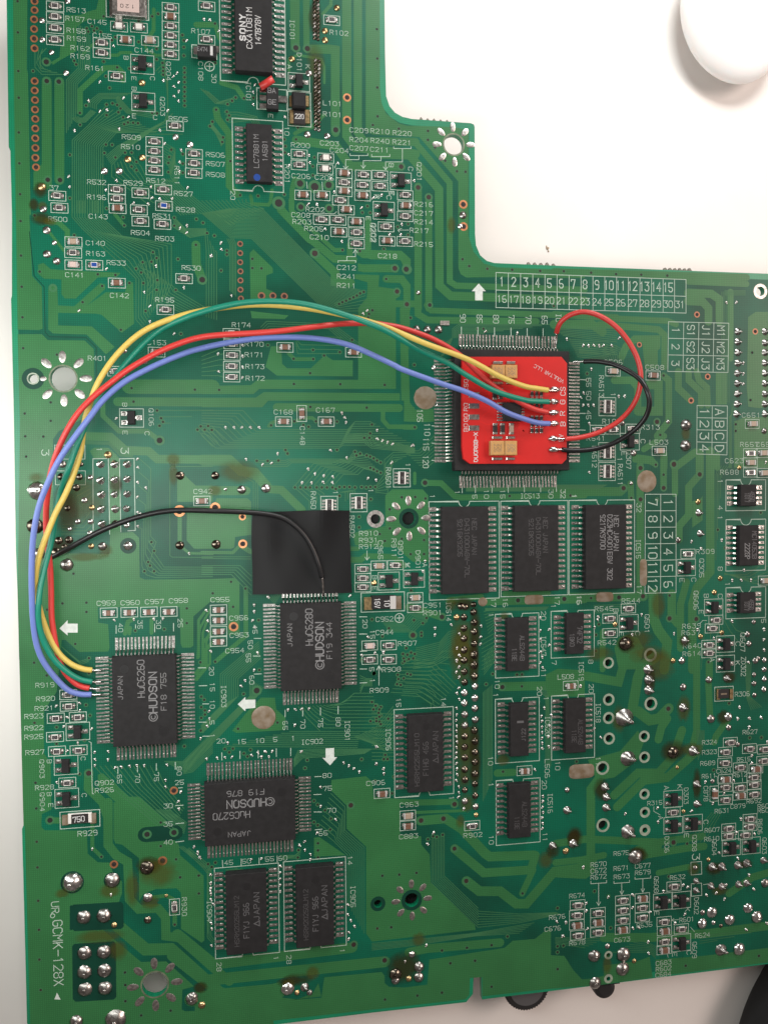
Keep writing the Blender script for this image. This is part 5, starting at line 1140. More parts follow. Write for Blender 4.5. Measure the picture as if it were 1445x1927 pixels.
# clearances cut into the pours
def clear_poly(pts):
    w_ = toW(pts); tr = tessellate_polygon([[Vector((x, y, 0)) for x, y in w_]]); z = zlev(2.4e-5, 1e-7)
    clear.add([(x, y, z) for x, y in w_], [tuple(f) for f in tr])
cp = P(62.3, 712.2); clear.disc(cp.x, cp.y, 20.8 * MPP(62, 712), 2.45e-5, 28, 0, 9.2 * MPP(62, 712))
cp = P(711.2, 1701.5); clear.disc(cp.x, cp.y, 14 * MPP(711, 1701), 2.45e-5, 24, 0, 7.7 * MPP(711, 1701))
for (x0, y0, x1, y1) in ((136, 1777, 218, 1883), (134, 1703, 232, 1750)):
    clear_poly([(x0 + 4, y0), (x1 - 4, y0 - 5), (x1, y0), (x1 + 1, y1 - 6), (x1 - 4, y1 - 1), (x0 + 6, y1 + 3), (x0 + 1, y1 - 2), (x0, y0 + 4)])
cp = P(136, 1661); clear.disc(cp.x, cp.y, 21.5 * MPP(136, 1661), 2.46e-5, 28)
cp = P(211, 1657); clear.disc(cp.x, cp.y, 15.5 * MPP(211, 1657), 2.47e-5, 28)

for nm, mb, mt in (('wide_traces', traces, 'mask_copper'), ('clearance', clear, 'mask_clear'), ('fine_traces', fine, 'mask_trace'),
                   ('vias', viam, ('mask_trace', 'hole', 'hole_brown')), ('solder_specks', specks, 'solder_bright')):
    if mt == 'solder_bright': mat('solder_bright', (.60, .59, .57), .28, .95)
    o = mb.build(nm, mt, board, nm == 'solder_specks'); o['kind'] = 'stuff'
for nm, mb, mt in (('silkscreen_outlines', silkbox, 'silk'), ('silkscreen_arrows', arrows, 'silk_block')):
    mb.build(nm, mt, board)['kind'] = 'stuff'

# flux residue: thin glassy puddles round the hand-soldered joints
for (c, rx, ry, m_) in fluxes:
    b = MB(); n = 30; ph = [random.uniform(0, 6.28) for _ in range(4)]; vs = [(0, 0, 0)]
    for i in range(n):
        a = 2 * math.pi * i / n
        q = 1 + .16 * math.sin(2 * a + ph[0]) + .12 * math.sin(3 * a + ph[1]) + .10 * math.sin(5 * a + ph[2]) + .08 * math.sin(9 * a + ph[3])
        vs.append((q * math.cos(a), q * math.sin(a), 0))
    b.add(vs, [(0, 1 + i, 1 + (i + 1) % n) for i in range(n)])
    o = b.build('flux_residue', m_, board, False, (c.x, c.y, zlev(4.6e-5, 1.2e-6))); o.scale = (rx, ry, 1)

# mounting pads: a ring of eight tinned petals round each screw hole
for si, (u, v, r, rp) in enumerate(STARS):
    c = P(u, v); k = MPP(u, v)
    b = MB(); b.disc(0, 0, (r + (6.5 if r < 15 else 3.0)) * k, 2.9e-5, 32, 0, r * k)
    root = b.build('mounting_pad', 'mask_clear' if r < 15 else 'tinned_green', board, False, (c.x, c.y, 0)) if r < 15 or 'tinned_green' in MAT else None
    if root is None:
        mat('tinned_green', (.16, .20, .13), .45, .3, noise=.4); root = b.build('mounting_pad', 'tinned_green', board, False, (c.x, c.y, 0))
    root['label'] = 'screw hole ringed by eight tinned petals'
    pm = None
    for i in range(8):
        a = math.pi / 4 * i + (0.02 if si else .05)
        if pm is None:
            b = MB(); vs = []; n = 16; L = rp * .29 * k; Wd = max(5.0, rp * .165) * k
            for f, z in ((1, 3e-5), (.86, 8e-5), (.5, 1.0e-4)):
                for j in range(n):
                    t = 2 * math.pi * j / n; vs.append((L * f * math.cos(t) * (1.0 + .12 * math.cos(t)), Wd * f * math.sin(t) * (1 + .22 * math.cos(t)), z))
            fs = [(q * n + j, q * n + (j + 1) % n, (q + 1) * n + (j + 1) % n, (q + 1) * n + j) for q in range(2) for j in range(n)] + [tuple(2 * n + j for j in range(n))]
            b.add(vs, fs); pm = b.mesh('petal', True); pm.materials.append(MAT['tinned'])
        o = link('petal', pm, None, root, (rp * k * math.cos(a), rp * k * math.sin(a), 0)); o.rotation_euler.z = a
        if si == 1 and i == 4: o.scale = (.5, .7, 1); o.location.x *= .88
# plated rim of the corner hole, and of the round hole beside the chips
for (u, v, r0, r1, m_) in ((1430.6, 547.8, 8.5, 13.5, 'tinned'), (706.6, 976.7, 9.3, 16.5, 'tinned'), (99.7, 541.4, 3.6, 8, 'mask_trace'), (62.3, 712.2, 8.9, 11.5, 'rim_pale')):
    c = P(u, v); k = MPP(u, v); b = MB(); b.disc(0, 0, r1 * k, 3.3e-5, 28, 0, r0 * k); b.build('hole_rim', m_, board, False, (c.x, c.y, 0))
# dark connector shell under the board, seen through its holes
for (u0, v0, u1, v1) in ((685, 950, 800, 1005), (695, 1685, 728, 1720), (770, 1692, 800, 1712)):
    a = P(u0, v0, -.003); c = P(u1, v1, -.003); b = MB(); b.box(a.x, c.y, -.0128, c.x, a.y, -.003); b.build('underside_connector', 'rubber', board)
# test-point joints of the header rows at the top (dark strips of close-set pins)
Tile.x0, Tile.y0 = 350, 0
for (y0, y1, x) in ((0, 285, 885), (410, 885, 892)):
    y = y0
    while y < y1:
        for dx in (-12, 12):
            p = PT(x + dx, y + dx * .3); kk = KZ(x, y); o = link('solder_joint', random.choice(JM['d' if random.random() < .7 else 'n']), None, board, (p.x, p.y, 2e-5)); o.scale = (13 * kk, 13 * kk, 12 * kk)
        y += 26

# ------------------------------------------------------------------ chips
def pin_mesh(name, lead, pad, w, zs, padw, t=.13):
    b = MB()
    b.box(lead * .5, -padw / 2, .012, pad, padw / 2, .05, 1)
    gull(b, 0, w, -.1, lead, zs, 1, 0, t)
    b.dome((lead + pad) / 2, 0, padw * .42, .17, 7, 2, 1, .04, sy=.9)
    b.v = [(x * MM, y * MM, z * MM) for x, y, z in b.v]
    me = b.mesh(name); me.materials.append(MAT['lead']); me.materials.append(MAT['tinned']); return me
def chip(label, rect, h, sides, pitch, lead, pad, w, texts=(), dimples=(), box=None, notch=None, zs=None, padw=None, name='integrated_circuit', corner=True):
    """rect: top face in tile pixels; sides: (left,right,top,bottom) pin counts; lengths in mm"""
    hz = h * MM; x0, y0, x1, y1 = rect
    a = PT(x0, y1, hz); c = PT(x1, y0, hz)
    # average the two diagonals so the package is square to the board
    a2 = PT(x0, y0, hz); c2 = PT(x1, y1, hz)
    X0 = (a.x + a2.x) / 2; X1 = (c.x + c2.x) / 2; Y0 = (a.y + c2.y) / 2; Y1 = (c.y + a2.y) / 2
    b = MB(); vs = []; lv = ((.20, .08), (.02, .45 * h), (.0, .52 * h), (.12, h - .06), (.20, h))
    for ins, z in lv:
        i = ins * MM; vs += [(X0 - .12e-3 + i, Y0 - .12e-3 + i, z * MM), (X1 + .12e-3 - i, Y0 - .12e-3 + i, z * MM), (X1 + .12e-3 - i, Y1 + .12e-3 - i, z * MM), (X0 - .12e-3 + i, Y1 + .12e-3 - i, z * MM)]
    fs = [(3, 2, 1, 0), (16, 17, 18, 19)]
    for k in range(0, 16, 4):
        for i in range(4):
            j = (i + 1) % 4; fs.append((k + i, k + j, k + 4 + j, k + 4 + i))
    b.add(vs, fs)
    pk = b.build(name, 'plastic_black', board); pk['label'] = label
    zs = zs or h * .45; padw = padw or w * 1.45
    pm = pin_mesh('pin', lead, pad, w, zs, padw); pc = pin_mesh('pin', lead, pad, w, zs, padw * 1.7) if corner else pm
    cx, cy = (X0 + X1) / 2, (Y0 + Y1) / 2
    for si, n in enumerate(sides):
        for i in range(n):
            d = (i - (n - 1) / 2) * pitch * MM; me = pc if i in (0, n - 1) else pm
            if si == 0: loc, rz = (X0 - .1e-3, cy + d, 0), math.pi
            elif si == 1: loc, rz = (X1 + .1e-3, cy + d, 0), 0
            elif si == 2: loc, rz = (cx + d, Y1 + .1e-3, 0), math.pi / 2
            else: loc, rz = (cx + d, Y0 - .1e-3, 0), -math.pi / 2
            o = link('pin', me, None, pk, loc); o.rotation_euler.z = rz + random.uniform(-.025, .025)
    if texts:
        m_ = MB(); mats = []
        for (s, x, y, rot, hh, L, sw, mt) in texts:
            if mt not in mats: mats.append(mt)
            u, v = S_(x, y); letter(m_, s.replace('_', ' '), u, v, hh / ZS, L / ZS, rot, hz + 8e-6, sw, mats.index(mt))
        o = m_.build('marking', mats, pk)
    for (x, y, r, *mm_) in dimples:
        p = PT(x, y, hz); b = MB(); rr = r * KZ(x, y, hz); b.disc(0, 0, rr, 4e-6, 22); b.disc(0, 0, rr * 1.06, 6e-6, 22, 0, rr)
        b.build('dimple' if not mm_ else 'paint_dot', mm_[0] if mm_ else 'plastic_dimple', pk, False, (p.x, p.y, hz))
    if box:
        bx0, by0, bx1, by1 = box; A = PT((bx0), (by0 + by1) / 2); Bq = PT(bx1, (by0 + by1) / 2); Cq = PT((bx0 + bx1) / 2, by0); Dq = PT((bx0 + bx1) / 2, by1)
        x0, x1, y1, y0 = A.x, Bq.x, Cq.y, Dq.y; r = 38 * KZ(bx0, by0); xm = (x0 + x1) / 2
        arc = [(math.cos(t * math.pi / 8) * r, math.sin(t * math.pi / 8) * r) for t in range(9)]
        if notch == 'b': pts = [(xm - r, y0), (x0, y0), (x0, y1), (x1, y1), (x1, y0), (xm + r, y0)] + [(xm + ax, y0 + ay) for ax, ay in arc[1:]]
        elif notch == 't': pts = [(xm - r, y1), (x0, y1), (x0, y0), (x1, y0), (x1, y1), (xm + r, y1)] + [(xm + ax, y1 - ay) for ax, ay in arc[1:]]
        else: pts = [(x0, y0), (x1, y0), (x1, y1), (x0, y1)]
        silkbox2.strip(pts, .00017, zlev(3.6e-5, 1e-7), closed=True)
    return pk
silkbox2 = MB()
QF = dict(pitch=.8, lead=2.0, pad=3.7, w=.30, padw=.40)
Tile.x0, Tile.y0 = 0, 1140
chip('square flat pack of IC903, where the four long wires end', (765, 345, 1198, 950), 2.7, (24, 24, 16, 16), texts=[
    ('JAPAN', 818, 560, 270, 32, 165, .12, 'mark_grey'), ('HuC6260', 958, 497, 270, 46, 262, .12, 'mark_grey'), ('@HUDSON', 1040, 615, 270, 52, 335, .165, 'mark_grey'), ('F18_755', 1112, 585, 270, 36, 262, .12, 'mark_grey')],
    dimples=[(845, 432, 28), (1113, 858, 32)], **QF)
Tile.x0, Tile.y0 = 340, 1100
chip('square flat pack of IC901 just below the black tape', (683, 130, 1092, 718), 2.7, (24, 24, 16, 16), texts=[
    ('JAPAN', 742, 345, 270, 32, 160, .12, 'mark_grey'), ('HuC6280', 873, 290, 270, 46, 255, .12, 'mark_grey'), ('@HUDSON', 945, 412, 270, 52, 318, .165, 'mark_grey'), ('F19_344', 1010, 382, 270, 36, 255, .12, 'mark_grey')],
    dimples=[(768, 218, 28), (1015, 635, 30)], **QF)
Tile.x0, Tile.y0 = 350, 1480
chip('square flat pack of IC902 with upside-down print', (128, -32, 742, 388), 2.7, (16, 16, 24, 24), texts=[
    ('JAPAN', 363, 325, 180, 32, 158, .12, 'mark_grey'), ('HuC6270', 310, 200, 180, 44, 258, .12, 'mark_grey'), ('@HUDSON', 435, 115, 180, 50, 322, .165, 'mark_grey'), ('F19_876', 405, 45, 180, 36, 260, .12, 'mark_grey')],
    dimples=[(650, 40, 28), (215, 310, 26)], **QF)
Tile.x0, Tile.y0 = 760, 480
chip('largest flat pack, hidden under the small red board', (346, 645, 1124, 1462), 3.4, (30, 30, 30, 30), .8, 2.4, 3.9, .30, padw=.39)
Tile.x0, Tile.y0 = 350, 0
chip('long chip of IC101 at the top edge, white maker print', (332, -330, 583, 480), 2.3, (20, 20, 0, 0), 1.27, 1.5, 2.8, .42, texts=[
    ('SONY', 385, 183, 270, 36, 190, .26, 'mark_white'), ('CXA1081M', 430, 187, 270, 36, 285, .13, 'mark_white'), ('147B78V', 490, 202, 270, 36, 205, .13, 'mark_white')],
    dimples=[(523, 420, 21)], box=(228, -450, 672, 560), notch='b')
chip('chip of IC201 with a blue paint dot', (413, 840, 583, 1232), 2.0, (10, 10, 0, 0), 1.27, 1.4, 2.4, .42, texts=[
    ('LC7881M', 477, 1025, 270, 32, 232, .13, 'mark_grey'), ('1A581', 537, 1022, 270, 32, 150, .13, 'mark_grey')],
    dimples=[(483, 1203, 22, 'blue_glaze'), (553, 1200, 16)], box=(317, 812, 660, 1297), notch='b')
Tile.x0, Tile.y0 = 700, 860
SO = dict(pitch=1.27, lead=1.4, pad=2.5, w=.42)
chip('memory chip nearest the screw hole, faint grey print', (478, 340, 793, 930), 2.5, (16, 16, 0, 0), texts=[
    ('NEC_JAPAN', 695, 540, 90, 30, 250, .14, 'mark_faint'), ('D431000AGW-70L', 645, 620, 90, 30, 405, .14, 'mark_faint'), ('9216K9205', 597, 550, 90, 30, 260, .14, 'mark_faint')], box=(388, 302, 863, 966), notch='t', **SO)
chip('memory chip in the middle of three, faint grey print', (972, 332, 1268, 912), 2.5, (16, 16, 0, 0), texts=[
    ('NEC_JAPAN', 1178, 530, 90, 30, 245, .14, 'mark_faint'), ('D431000AGW-70L', 1130, 608, 90, 30, 395, .14, 'mark_faint'), ('9218K9205', 1082, 545, 90, 30, 255, .14, 'mark_faint')], box=(875, 298, 1330, 944), notch='t', **SO)
chip('twenty-pin chip of IC547 beside the double pin row', (920, 1097, 1066, 1455), 2.0, (10, 10, 0, 0), texts=[
    ('ALS244B', 1020, 1300, 90, 30, 175, .14, 'mark_mid'), ('11BE', 967, 1345, 90, 30, 90, .14, 'mark_mid')], box=(838, 1065, 1133, 1497), notch='t', **SO)
Tile.x0, Tile.y0 = 1045, 860
chip('memory chip of IC515 with bright grey print', (208, 328, 483, 897), 2.5, (16, 16, 0, 0), texts=[
    ('NEC_JAPAN', 413, 517, 90, 32, 245, .15, 'mark_grey'), ('D23HC4001EGW_302', 370, 615, 90, 32, 450, .15, 'mark_grey'), ('9217K9700', 322, 510, 90, 32, 240, .15, 'mark_grey')], box=(92, 293, 537, 930), notch='t', **SO)
chip('small fourteen-pin chip of IC519', (77, 1065, 193, 1340), 1.8, (7, 7, 0, 0), texts=[
    ('74F32', 165, 1210, 90, 32, 118, .14, 'mark_mid'), ('18K0', 113, 1245, 90, 30, 90, .14, 'mark_mid')], box=(-30, 1045, 263, 1362), notch='t', **SO)
chip('eight-pin chip at the right edge, upper of two alike', (1260, 190, 1368, 332), 1.8, (4, 4, 0, 0), texts=[
    ('4558', 1337, 268, 90, 30, 70, .14, 'mark_mid'), ('1817', 1303, 275, 90, 30, 65, .14, 'mark_mid')], box=(1158, 155, 1428, 364), notch='t', **SO)
chip('sixteen-pin chip between the two eight-pin chips', (1253, 468, 1383, 738), 1.8, (8, 8, 0, 0), texts=[
    ('MC14053B', 1353, 598, 90, 30, 190, .14, 'mark_mid'), ('2228P', 1305, 640, 90, 32, 110, .14, 'mark_grey')], box=(1158, 424, 1428, 772), notch='t', **SO)
chip('eight-pin chip at the right edge, lower of two alike', (1258, 925, 1363, 1062), 1.8, (4, 4, 0, 0), texts=[
    ('4558', 1332, 1003, 90, 30, 70, .14, 'mark_mid'), ('1817', 1300, 1012, 90, 30, 65, .14, 'mark_mid')], box=(1158, 886, 1428, 1096), notch='t', **SO)
Tile.x0, Tile.y0 = 700, 1220
chip('chip of IC520 with a browned solder corner', (942, 378, 1063, 735), 2.0, (10, 10, 0, 0), texts=[
    ('J122', 1030, 590, 270, 26, 90, .14, 'mark_mid'), ('-', 1008, 502, 0, 40, 90, .4, 'mark_mid')], box=(838, 340, 1136, 775), notch='t', **SO)
chip('chip of IC516, lowest of the twenty-pin chips', (932, 925, 1078, 1290), 2.0, (10, 10, 0, 0), texts=[
    ('ALS244B', 1037, 1130, 90, 30, 175, .14, 'mark_faint'), ('11BE', 985, 1190, 90, 30, 90, .14, 'mark_faint')], box=(843, 892, 1141, 1330), notch='t', **SO)
chip('memory chip of IC906 with almost invisible print', (248, 455, 485, 978), 2.5, (14, 14, 0, 0), texts=[
    ('HSRM2256LM10', 305, 760, 270, 30, 365, .14, 'mark_faint'), ('F1HG_466', 365, 752, 270, 34, 235, .14, 'mark_faint'), ('^JAPAN', 432, 672, 270, 34, 220, .14, 'mark_faint')], dimples=[(368, 535, 22)], box=(152, 408, 553, 1003), notch='b', **SO)
Tile.x0, Tile.y0 = 1045, 1220
chip('chip of IC518 beside the round drill holes', (70, 350, 207, 712), 2.0, (10, 10, 0, 0), texts=[
    ('ALS244B', 170, 570, 90, 30, 175, .14, 'mark_faint'), ('11BE', 127, 600, 90, 30, 90, .14, 'mark_faint')], box=(-27, 318, 265, 752), notch='t', **SO)
Tile.x0, Tile.y0 = 350, 1480
chip('memory chip of IC904, left of the pair', (275, 595, 546, 1140), 2.5, (14, 14, 0, 0), texts=[
    ('HSRM2025GLM12', 345, 920, 270, 30, 350, .14, 'mark_faint'), ('F1YJ_966', 410, 915, 270, 36, 245, .14, 'mark_mid'), ('^JAPAN', 480, 837, 270, 36, 235, .14, 'mark_mid')], dimples=[(412, 685, 24)], box=(197, 540, 632, 1153), notch='b', **SO)
chip('memory chip of IC905, right of the pair', (752, 552, 1005, 1092), 2.5, (14, 14, 0, 0), texts=[
    ('HSRM2025GLM12', 815, 875, 270, 30, 350, .14, 'mark_faint'), ('F1YJ_966', 880, 870, 270, 36, 240, .14, 'mark_mid'), ('^JAPAN', 942, 790, 270, 36, 235, .14, 'mark_mid')], dimples=[(880, 640, 24)], box=(666, 497, 1087, 1103), notch='b', **SO)

# ------------------------------------------------------------------ printed tables
def grid(corners, nc, nr, cells, rot, h, adv):
    tl, tr, br, bl = [P(*q) for q in corners]
    f = lambda s, t: (tl * (1 - s) + tr * s) * (1 - t) + (bl * (1 - s) + br * s) * t
    for i in range(nc + 1):
        a, b = f(i / nc, 0), f(i / nc, 1); silkbox2.strip([(a.x, a.y), (b.x, b.y)], .00015, zlev(3.6e-5, 1e-7))
    for j in range(nr + 1):
        a, b = f(0, j / nr), f(1, j / nr); silkbox2.strip([(a.x, a.y), (b.x, b.y)], .00015, zlev(3.6e-5, 1e-7))
    for i in range(nc):
        for j in range(nr):
            s = cells[i][j]
            if not s: continue
            q = [(1 - (i + .5) / nc) * ((1 - (j + .5) / nr) * corners[0][d] + (j + .5) / nr * corners[3][d]) + (i + .5) / nc * ((1 - (j + .5) / nr) * corners[1][d] + (j + .5) / nr * corners[2][d]) for d in (0, 1)]
            letter(silk, s, q[0], q[1], h[j] if isinstance(h, (list, tuple)) else h, len(s) * adv, rot, 3.6e-5, .11)
grid([(933, 512.4), (1290.5, 525.7), (1290.5, 588.8), (933, 578.3)], 16, 2, [[str(i) if i < 16 else '', str(i + 15)] for i in range(1, 17)], 0, (16.5, 12.5), 9.6)
Tile.x0, Tile.y0 = 1045, 480
grid([S_(768, 452), S_(1178, 462), S_(1172, 797), S_(763, 790)], 4, 3, [['1', '2', '3'], ['S1', 'S2', 'S3'], ['J1', 'J2', 'J3'], ['M1', 'M2', 'M3']], 90, 13.5, 11.5)
grid([S_(962, 1022), S_(1168, 1025), S_(1165, 1358), S_(960, 1352)], 2, 4, [['1', '2', '3', '4'], ['A', 'B', 'C', 'D']], 90, 16, 15)
Tile.x0, Tile.y0 = 1045, 860
grid([S_(610, 253), S_(819, 253), S_(819, 922), S_(608, 927)], 2, 6, [['7', '8', '9', '10', '11', '12'], ['1', '2', '3', '4', '5', '6']], 90, 16, 14)
silk.build('silkscreen_lettering', 'silk', board)['kind'] = 'stuff'

# ------------------------------------------------------------------ odd parts
def block(name, label, rect, h, body, terms=(), texts=(), box=None, bands=(), ch=.12, rz=0):
    """one component: rect of its top in tile pixels; terms: (rect, height mm, material) end caps and pads"""
    hz = h * MM; a = PT(rect[0], rect[3], hz); c = PT(rect[2], rect[1], hz)
    b = MB(); b.box(a.x, a.y, 5e-5, c.x, c.y, hz, 0, ch * MM); o = b.build(name, body, board); o['label'] = label
    for (r, th, m_) in terms:
        a = PT(r[0], r[3], 0); c = PT(r[2], r[1], 0); b = MB(); b.box(a.x, a.y, 1e-5, c.x, c.y, th * MM, 0, min(.06, th * .4) * MM); b.build('terminal', m_, o)
    for (r, m_) in bands:
        a = PT(r[0], r[3], hz); c = PT(r[2], r[1], hz); b = MB(); b.box(a.x, a.y, hz - 2e-4, c.x, c.y, hz + 1.5e-5); b.build('band', m_, o)
    if texts:
        m2 = MB(); ms = []
        for (s, x, y, rot, hh, L, mt) in texts:
            if mt not in ms: ms.append(mt)
            u, v = S_(x, y); letter(m2, s, u, v, hh / ZS, L / ZS, rot, hz + 2.2e-5, .15, ms.index(mt))
        m2.build('marking', ms, o)
    if box: 
        A = PT((box[0]), (box[1] + box[3]) / 2); B = PT(box[2], (box[1] + box[3]) / 2); T_ = PT((box[0] + box[2]) / 2, box[1]); U_ = PT((box[0] + box[2]) / 2, box[3])
        silkbox2.strip([(A.x, U_.y), (B.x, U_.y), (B.x, T_.y), (A.x, T_.y)], .00017, zlev(3.6e-5, 1e-7), closed=True)
    return o
Tile.x0, Tile.y0 = 0, 0
block('crystal', 'flat metal crystal can with a white printed lid at the top edge', (760, -60, 985, 92), 1.3, 'tinned', [((745, -70, 1000, 108), .25, 'solder_dull'), ((785, 96, 830, 150), .12, 'tinned')], [('120', 865, 38, 180, 22, 110, 'plastic_black')], (722, -90, 1010, 123), [((798, -60, 945, 70), 'ceramic_pink')])
Tile.x0, Tile.y0 = 350, 0
block('tantalum_capacitor', 'black capacitor of C108 with a pale end stripe', (78, 308, 205, 378), 1.6, 'plastic_black', [((52, 322, 85, 372), .6, 'solder'), ((195, 318, 225, 360), .6, 'solder')], [('E474', 112, 330, 0, 26, 72, 'mark_grey')], (40, 308, 210, 395), [((165, 310, 182, 372), 'mark_white')])
block('power_transistor', 'black transistor printed BA GE beside the red wire scrap', (548, 590, 628, 735), 1.5, 'plastic_black', [((500, 598, 552, 628), .4, 'solder'), ((500, 650, 552, 682), .4, 'solder'), ((500, 706, 552, 736), .4, 'solder'), ((624, 655, 685, 695), .35, 'solder_dull')], [('BA', 583, 612, 0, 32, 58, 'mark_grey'), ('GE', 585, 690, 0, 32, 62, 'mark_grey')], (482, 602, 685, 745))
block('inductor', 'black rounded inductor of L101', (722, 622, 815, 722), 1.8, 'plastic_black', [((702, 655, 730, 725), .5, 'solder_gold'), ((808, 655, 834, 725), .5, 'solder_gold')], (), (692, 624, 846, 742), (), .35)
block('power_resistor', 'large dark resistor marked 220 with golden ends', (730, 750, 812, 838), .7, 'glaze_dark', [((704, 752, 735, 842), .62, 'solder_gold'), ((808, 752, 840, 842), .62, 'solder_gold')], [('220', 771, 788, 0, 30, 62, 'mark_white')], (694, 747, 850, 856))
Tile.x0, Tile.y0 = 380, 760
block('tantalum_capacitor', 'long black capacitor of C952 marked 10 16V with golden ends', (1157, 1305, 1318, 1398), 2.0, 'plastic_black', [((1100, 1312, 1160, 1400), .9, 'solder_gold'), ((1312, 1305, 1350, 1395), .9, 'oxide')], [('10', 1258, 1355, 90, 34, 50, 'mark_white'), ('16V', 1192, 1355, 90, 34, 70, 'mark_white')], (1082, 1282, 1376, 1412), [((1280, 1306, 1318, 1396), 'ceramic_grey')])
Tile.x0, Tile.y0 = 0, 1527
block('power_resistor', 'large dark resistor of R929 marked 750', (462, 12, 622, 90), .7, 'ceramic_white', [((425, 22, 468, 92), .55, 'oxide'), ((616, 10, 655, 80), .55, 'oxide')], [('750', 535, 55, 357, 36, 82, 'mark_white')], (409, -2, 679, 112), [((485, 16, 600, 86), 'glaze_dark')])
Tile.x0, Tile.y0 = 1045, 1220
block('power_resistor', 'dark brown resistor of R306 with golden ends', (1108, 278, 1182, 345), .7, 'glaze_dark', [((1090, 275, 1112, 348), .6, 'solder_gold'), ((1178, 275, 1200, 345), .6, 'solder_gold')], (), (1082, 262, 1208, 358), [((1125, 305, 1165, 318), 'oxide')])
silkbox2.build('silkscreen_frames', 'silk', board)['kind'] = 'stuff'

# ------------------------------------------------------------------ volume wheel and knob that stick out under the lower edge
def lathe(name, prof, n, material, parent, loc, teeth=0, tdepth=0.0):
    b = MB(); vs = []
    for r, z in prof:
        for i in range(n):
            a = 2 * math.pi * i / n; rr = r + (tdepth if teeth and (i % 2) and r > prof[0][0] * .98 else 0); vs.append((rr * math.cos(a), rr * math.sin(a), z))
    fs = [(k * n + i, k * n + (i + 1) % n, (k + 1) * n + (i + 1) % n, (k + 1) * n + i) for k in range(len(prof) - 1) for i in range(n)]
    fs.append(tuple((len(prof) - 1) * n + i for i in range(n))); fs.append(tuple(reversed(range(n))))
    b.add(vs, fs); return b.build(name, material, parent, False, loc)
Tile.x0, Tile.y0 = 700, 1527
wz = -.0058; wc = PT(1043, 1185, wz); wr = 152 * KZ(1043, 1185, wz)
wh = lathe('thumbwheel', [(wr * .97, -.0011), (wr * .97, .0009), (wr * .93, .0011)], 100, 'rubber', board, (wc.x, wc.y, wz), 1, wr * .045); wh['label'] = 'black toothed volume wheel jutting out under the lower edge'
lathe('wheel_face', [(wr * .79, .0008), (wr * .77, .00125), (wr * .5, .00128)], 48, 'wheel_grey', wh, (0, 0, 0))
b = MB(); a = PT(960, 1040, -.004); c = PT(1130, 1200, -.004); b.box(a.x, c.y, -.0125, c.x, a.y, -.008, 0, .0004); b.build('wheel_housing', 'rubber', board)
Tile.x0, Tile.y0 = 1045, 1527
kc = PT(315, 1175, -.004); kr = 72 * KZ(315, 1175, -.004)
kn = lathe('knob', [(kr, -.006), (kr, -.001), (kr * .94, -.0004), (kr * .6, 0)], 36, 'rubber', board, (kc.x, kc.y, -.0018)); kn['label'] = 'round black knob below the board edge'
a = PT(325, 1185, -.0017); c = PT(440, 1175, -.0017); b = MB(); b.box(a.x, a.y, -.003, c.x, c.y, -.0018); b.build('knob_tab', 'rubber', kn, False, (-kc.x, -kc.y, .0018))

# stubs of the snapped-off break tabs along the upper edges
mat('fibre', (0.20, 0.18, 0.15), .8, noise=.3, nscale=2500)
for (u0, v0, u1, v1, n) in ((793, 223.5, 842, 227.5, 5), (996, 496.5, 1043, 498.5, 5), (1254, 506.5, 1300, 508.5, 6)):
    for i in range(n):
        t = i / (n - 1); u = u0 + (u1 - u0) * t; v = v0 + (v1 - v0) * t; c = P(u, v); k = MPP(u, v); b = MB(); hh = random.uniform(4.5, 6.5) * k; w_ = 4.2 * k
        b.add([(-w_, -k, -.0014), (w_, -k, -.0014), (w_ * .2, hh, -.0013), (-w_ * .2, hh, -.0013), (-w_, -k, -.0003), (w_, -k, -.0003), (w_ * .2, hh * .9, -.0005), (-w_ * .2, hh * .9, -.0005)],
              [(3, 2, 1, 0), (4, 5, 6, 7), (0, 1, 5, 4), (1, 2, 6, 5), (2, 3, 7, 6), (3, 0, 4, 7)])
        b.build('break_tab', 'fibre', board, False, (c.x, c.y, 0))

# ------------------------------------------------------------------ the small red add-on board glued on the largest chip
Tile.x0, Tile.y0 = 760, 480
Z0, Z1 = .0035, .0045
def PR(x, y, z=Z1): return PT(x, y, z)
out = [(395, 712), (415, 690), (1070, 690), (1108, 735), (1106, 1385), (1075, 1418), (450, 1418), (405, 1385), (395, 1300)]
rb = poly_sheet('add_on_board', [(PR(x, y).x, PR(x, y).y) for x, y in out], [], Z1, 'red_mask', None, thick=Z1 - Z0)
rb['label'] = 'small bright red add-on board lying on the largest chip'; rb['category'] = 'circuit board'
def rblock(name, rect, h, material, ch=.05, z0=0.0, parent=rb):
    z = Z1 + h * MM; a = PT(rect[0], rect[3], z); c = PT(rect[2], rect[1], z); b = MB()
    b.box(a.x, a.y, Z1 + z0 * MM + 1e-6, c.x, c.y, z, 0, ch * MM); return b.build(name, material, parent)
for (x0, y0, x1, y1, t0, t1) in ((598, 745, 688, 835, 730, 868), (690, 745, 772, 835, 730, 868), (592, 1262, 684, 1360, 1240, 1384), (688, 1262, 770, 1360, 1240, 1384)):
    tc_ = rblock('tantalum_capacitor', (x0, y0, x1, y1), 1.5, 'tantalum', .14); tc_['label'] = 'tan capacitor with silver ends'
    for yy in (t0, t1): rblock('terminal', (x0 + 10, yy - 9, x1 - 14, yy + 9), .5, 'lead', .1, 0, tc_)
    m2 = MB()
    for q in range(2):
        u, v = S_((x0 + x1) / 2 - 14 + q * 28, (y0 + y1) / 2); letter(m2, '226'[:3], u, v, 6, 16, 90, Z1 + 1.5e-3 + 8e-6, .12)
    m2.build('marking', 'oxide', tc_)
icb = rblock('driver_chip', (678, 1000, 798, 1128), 1.1, 'plastic_black', .1); icb['label'] = 'black chip in the middle of the red board'
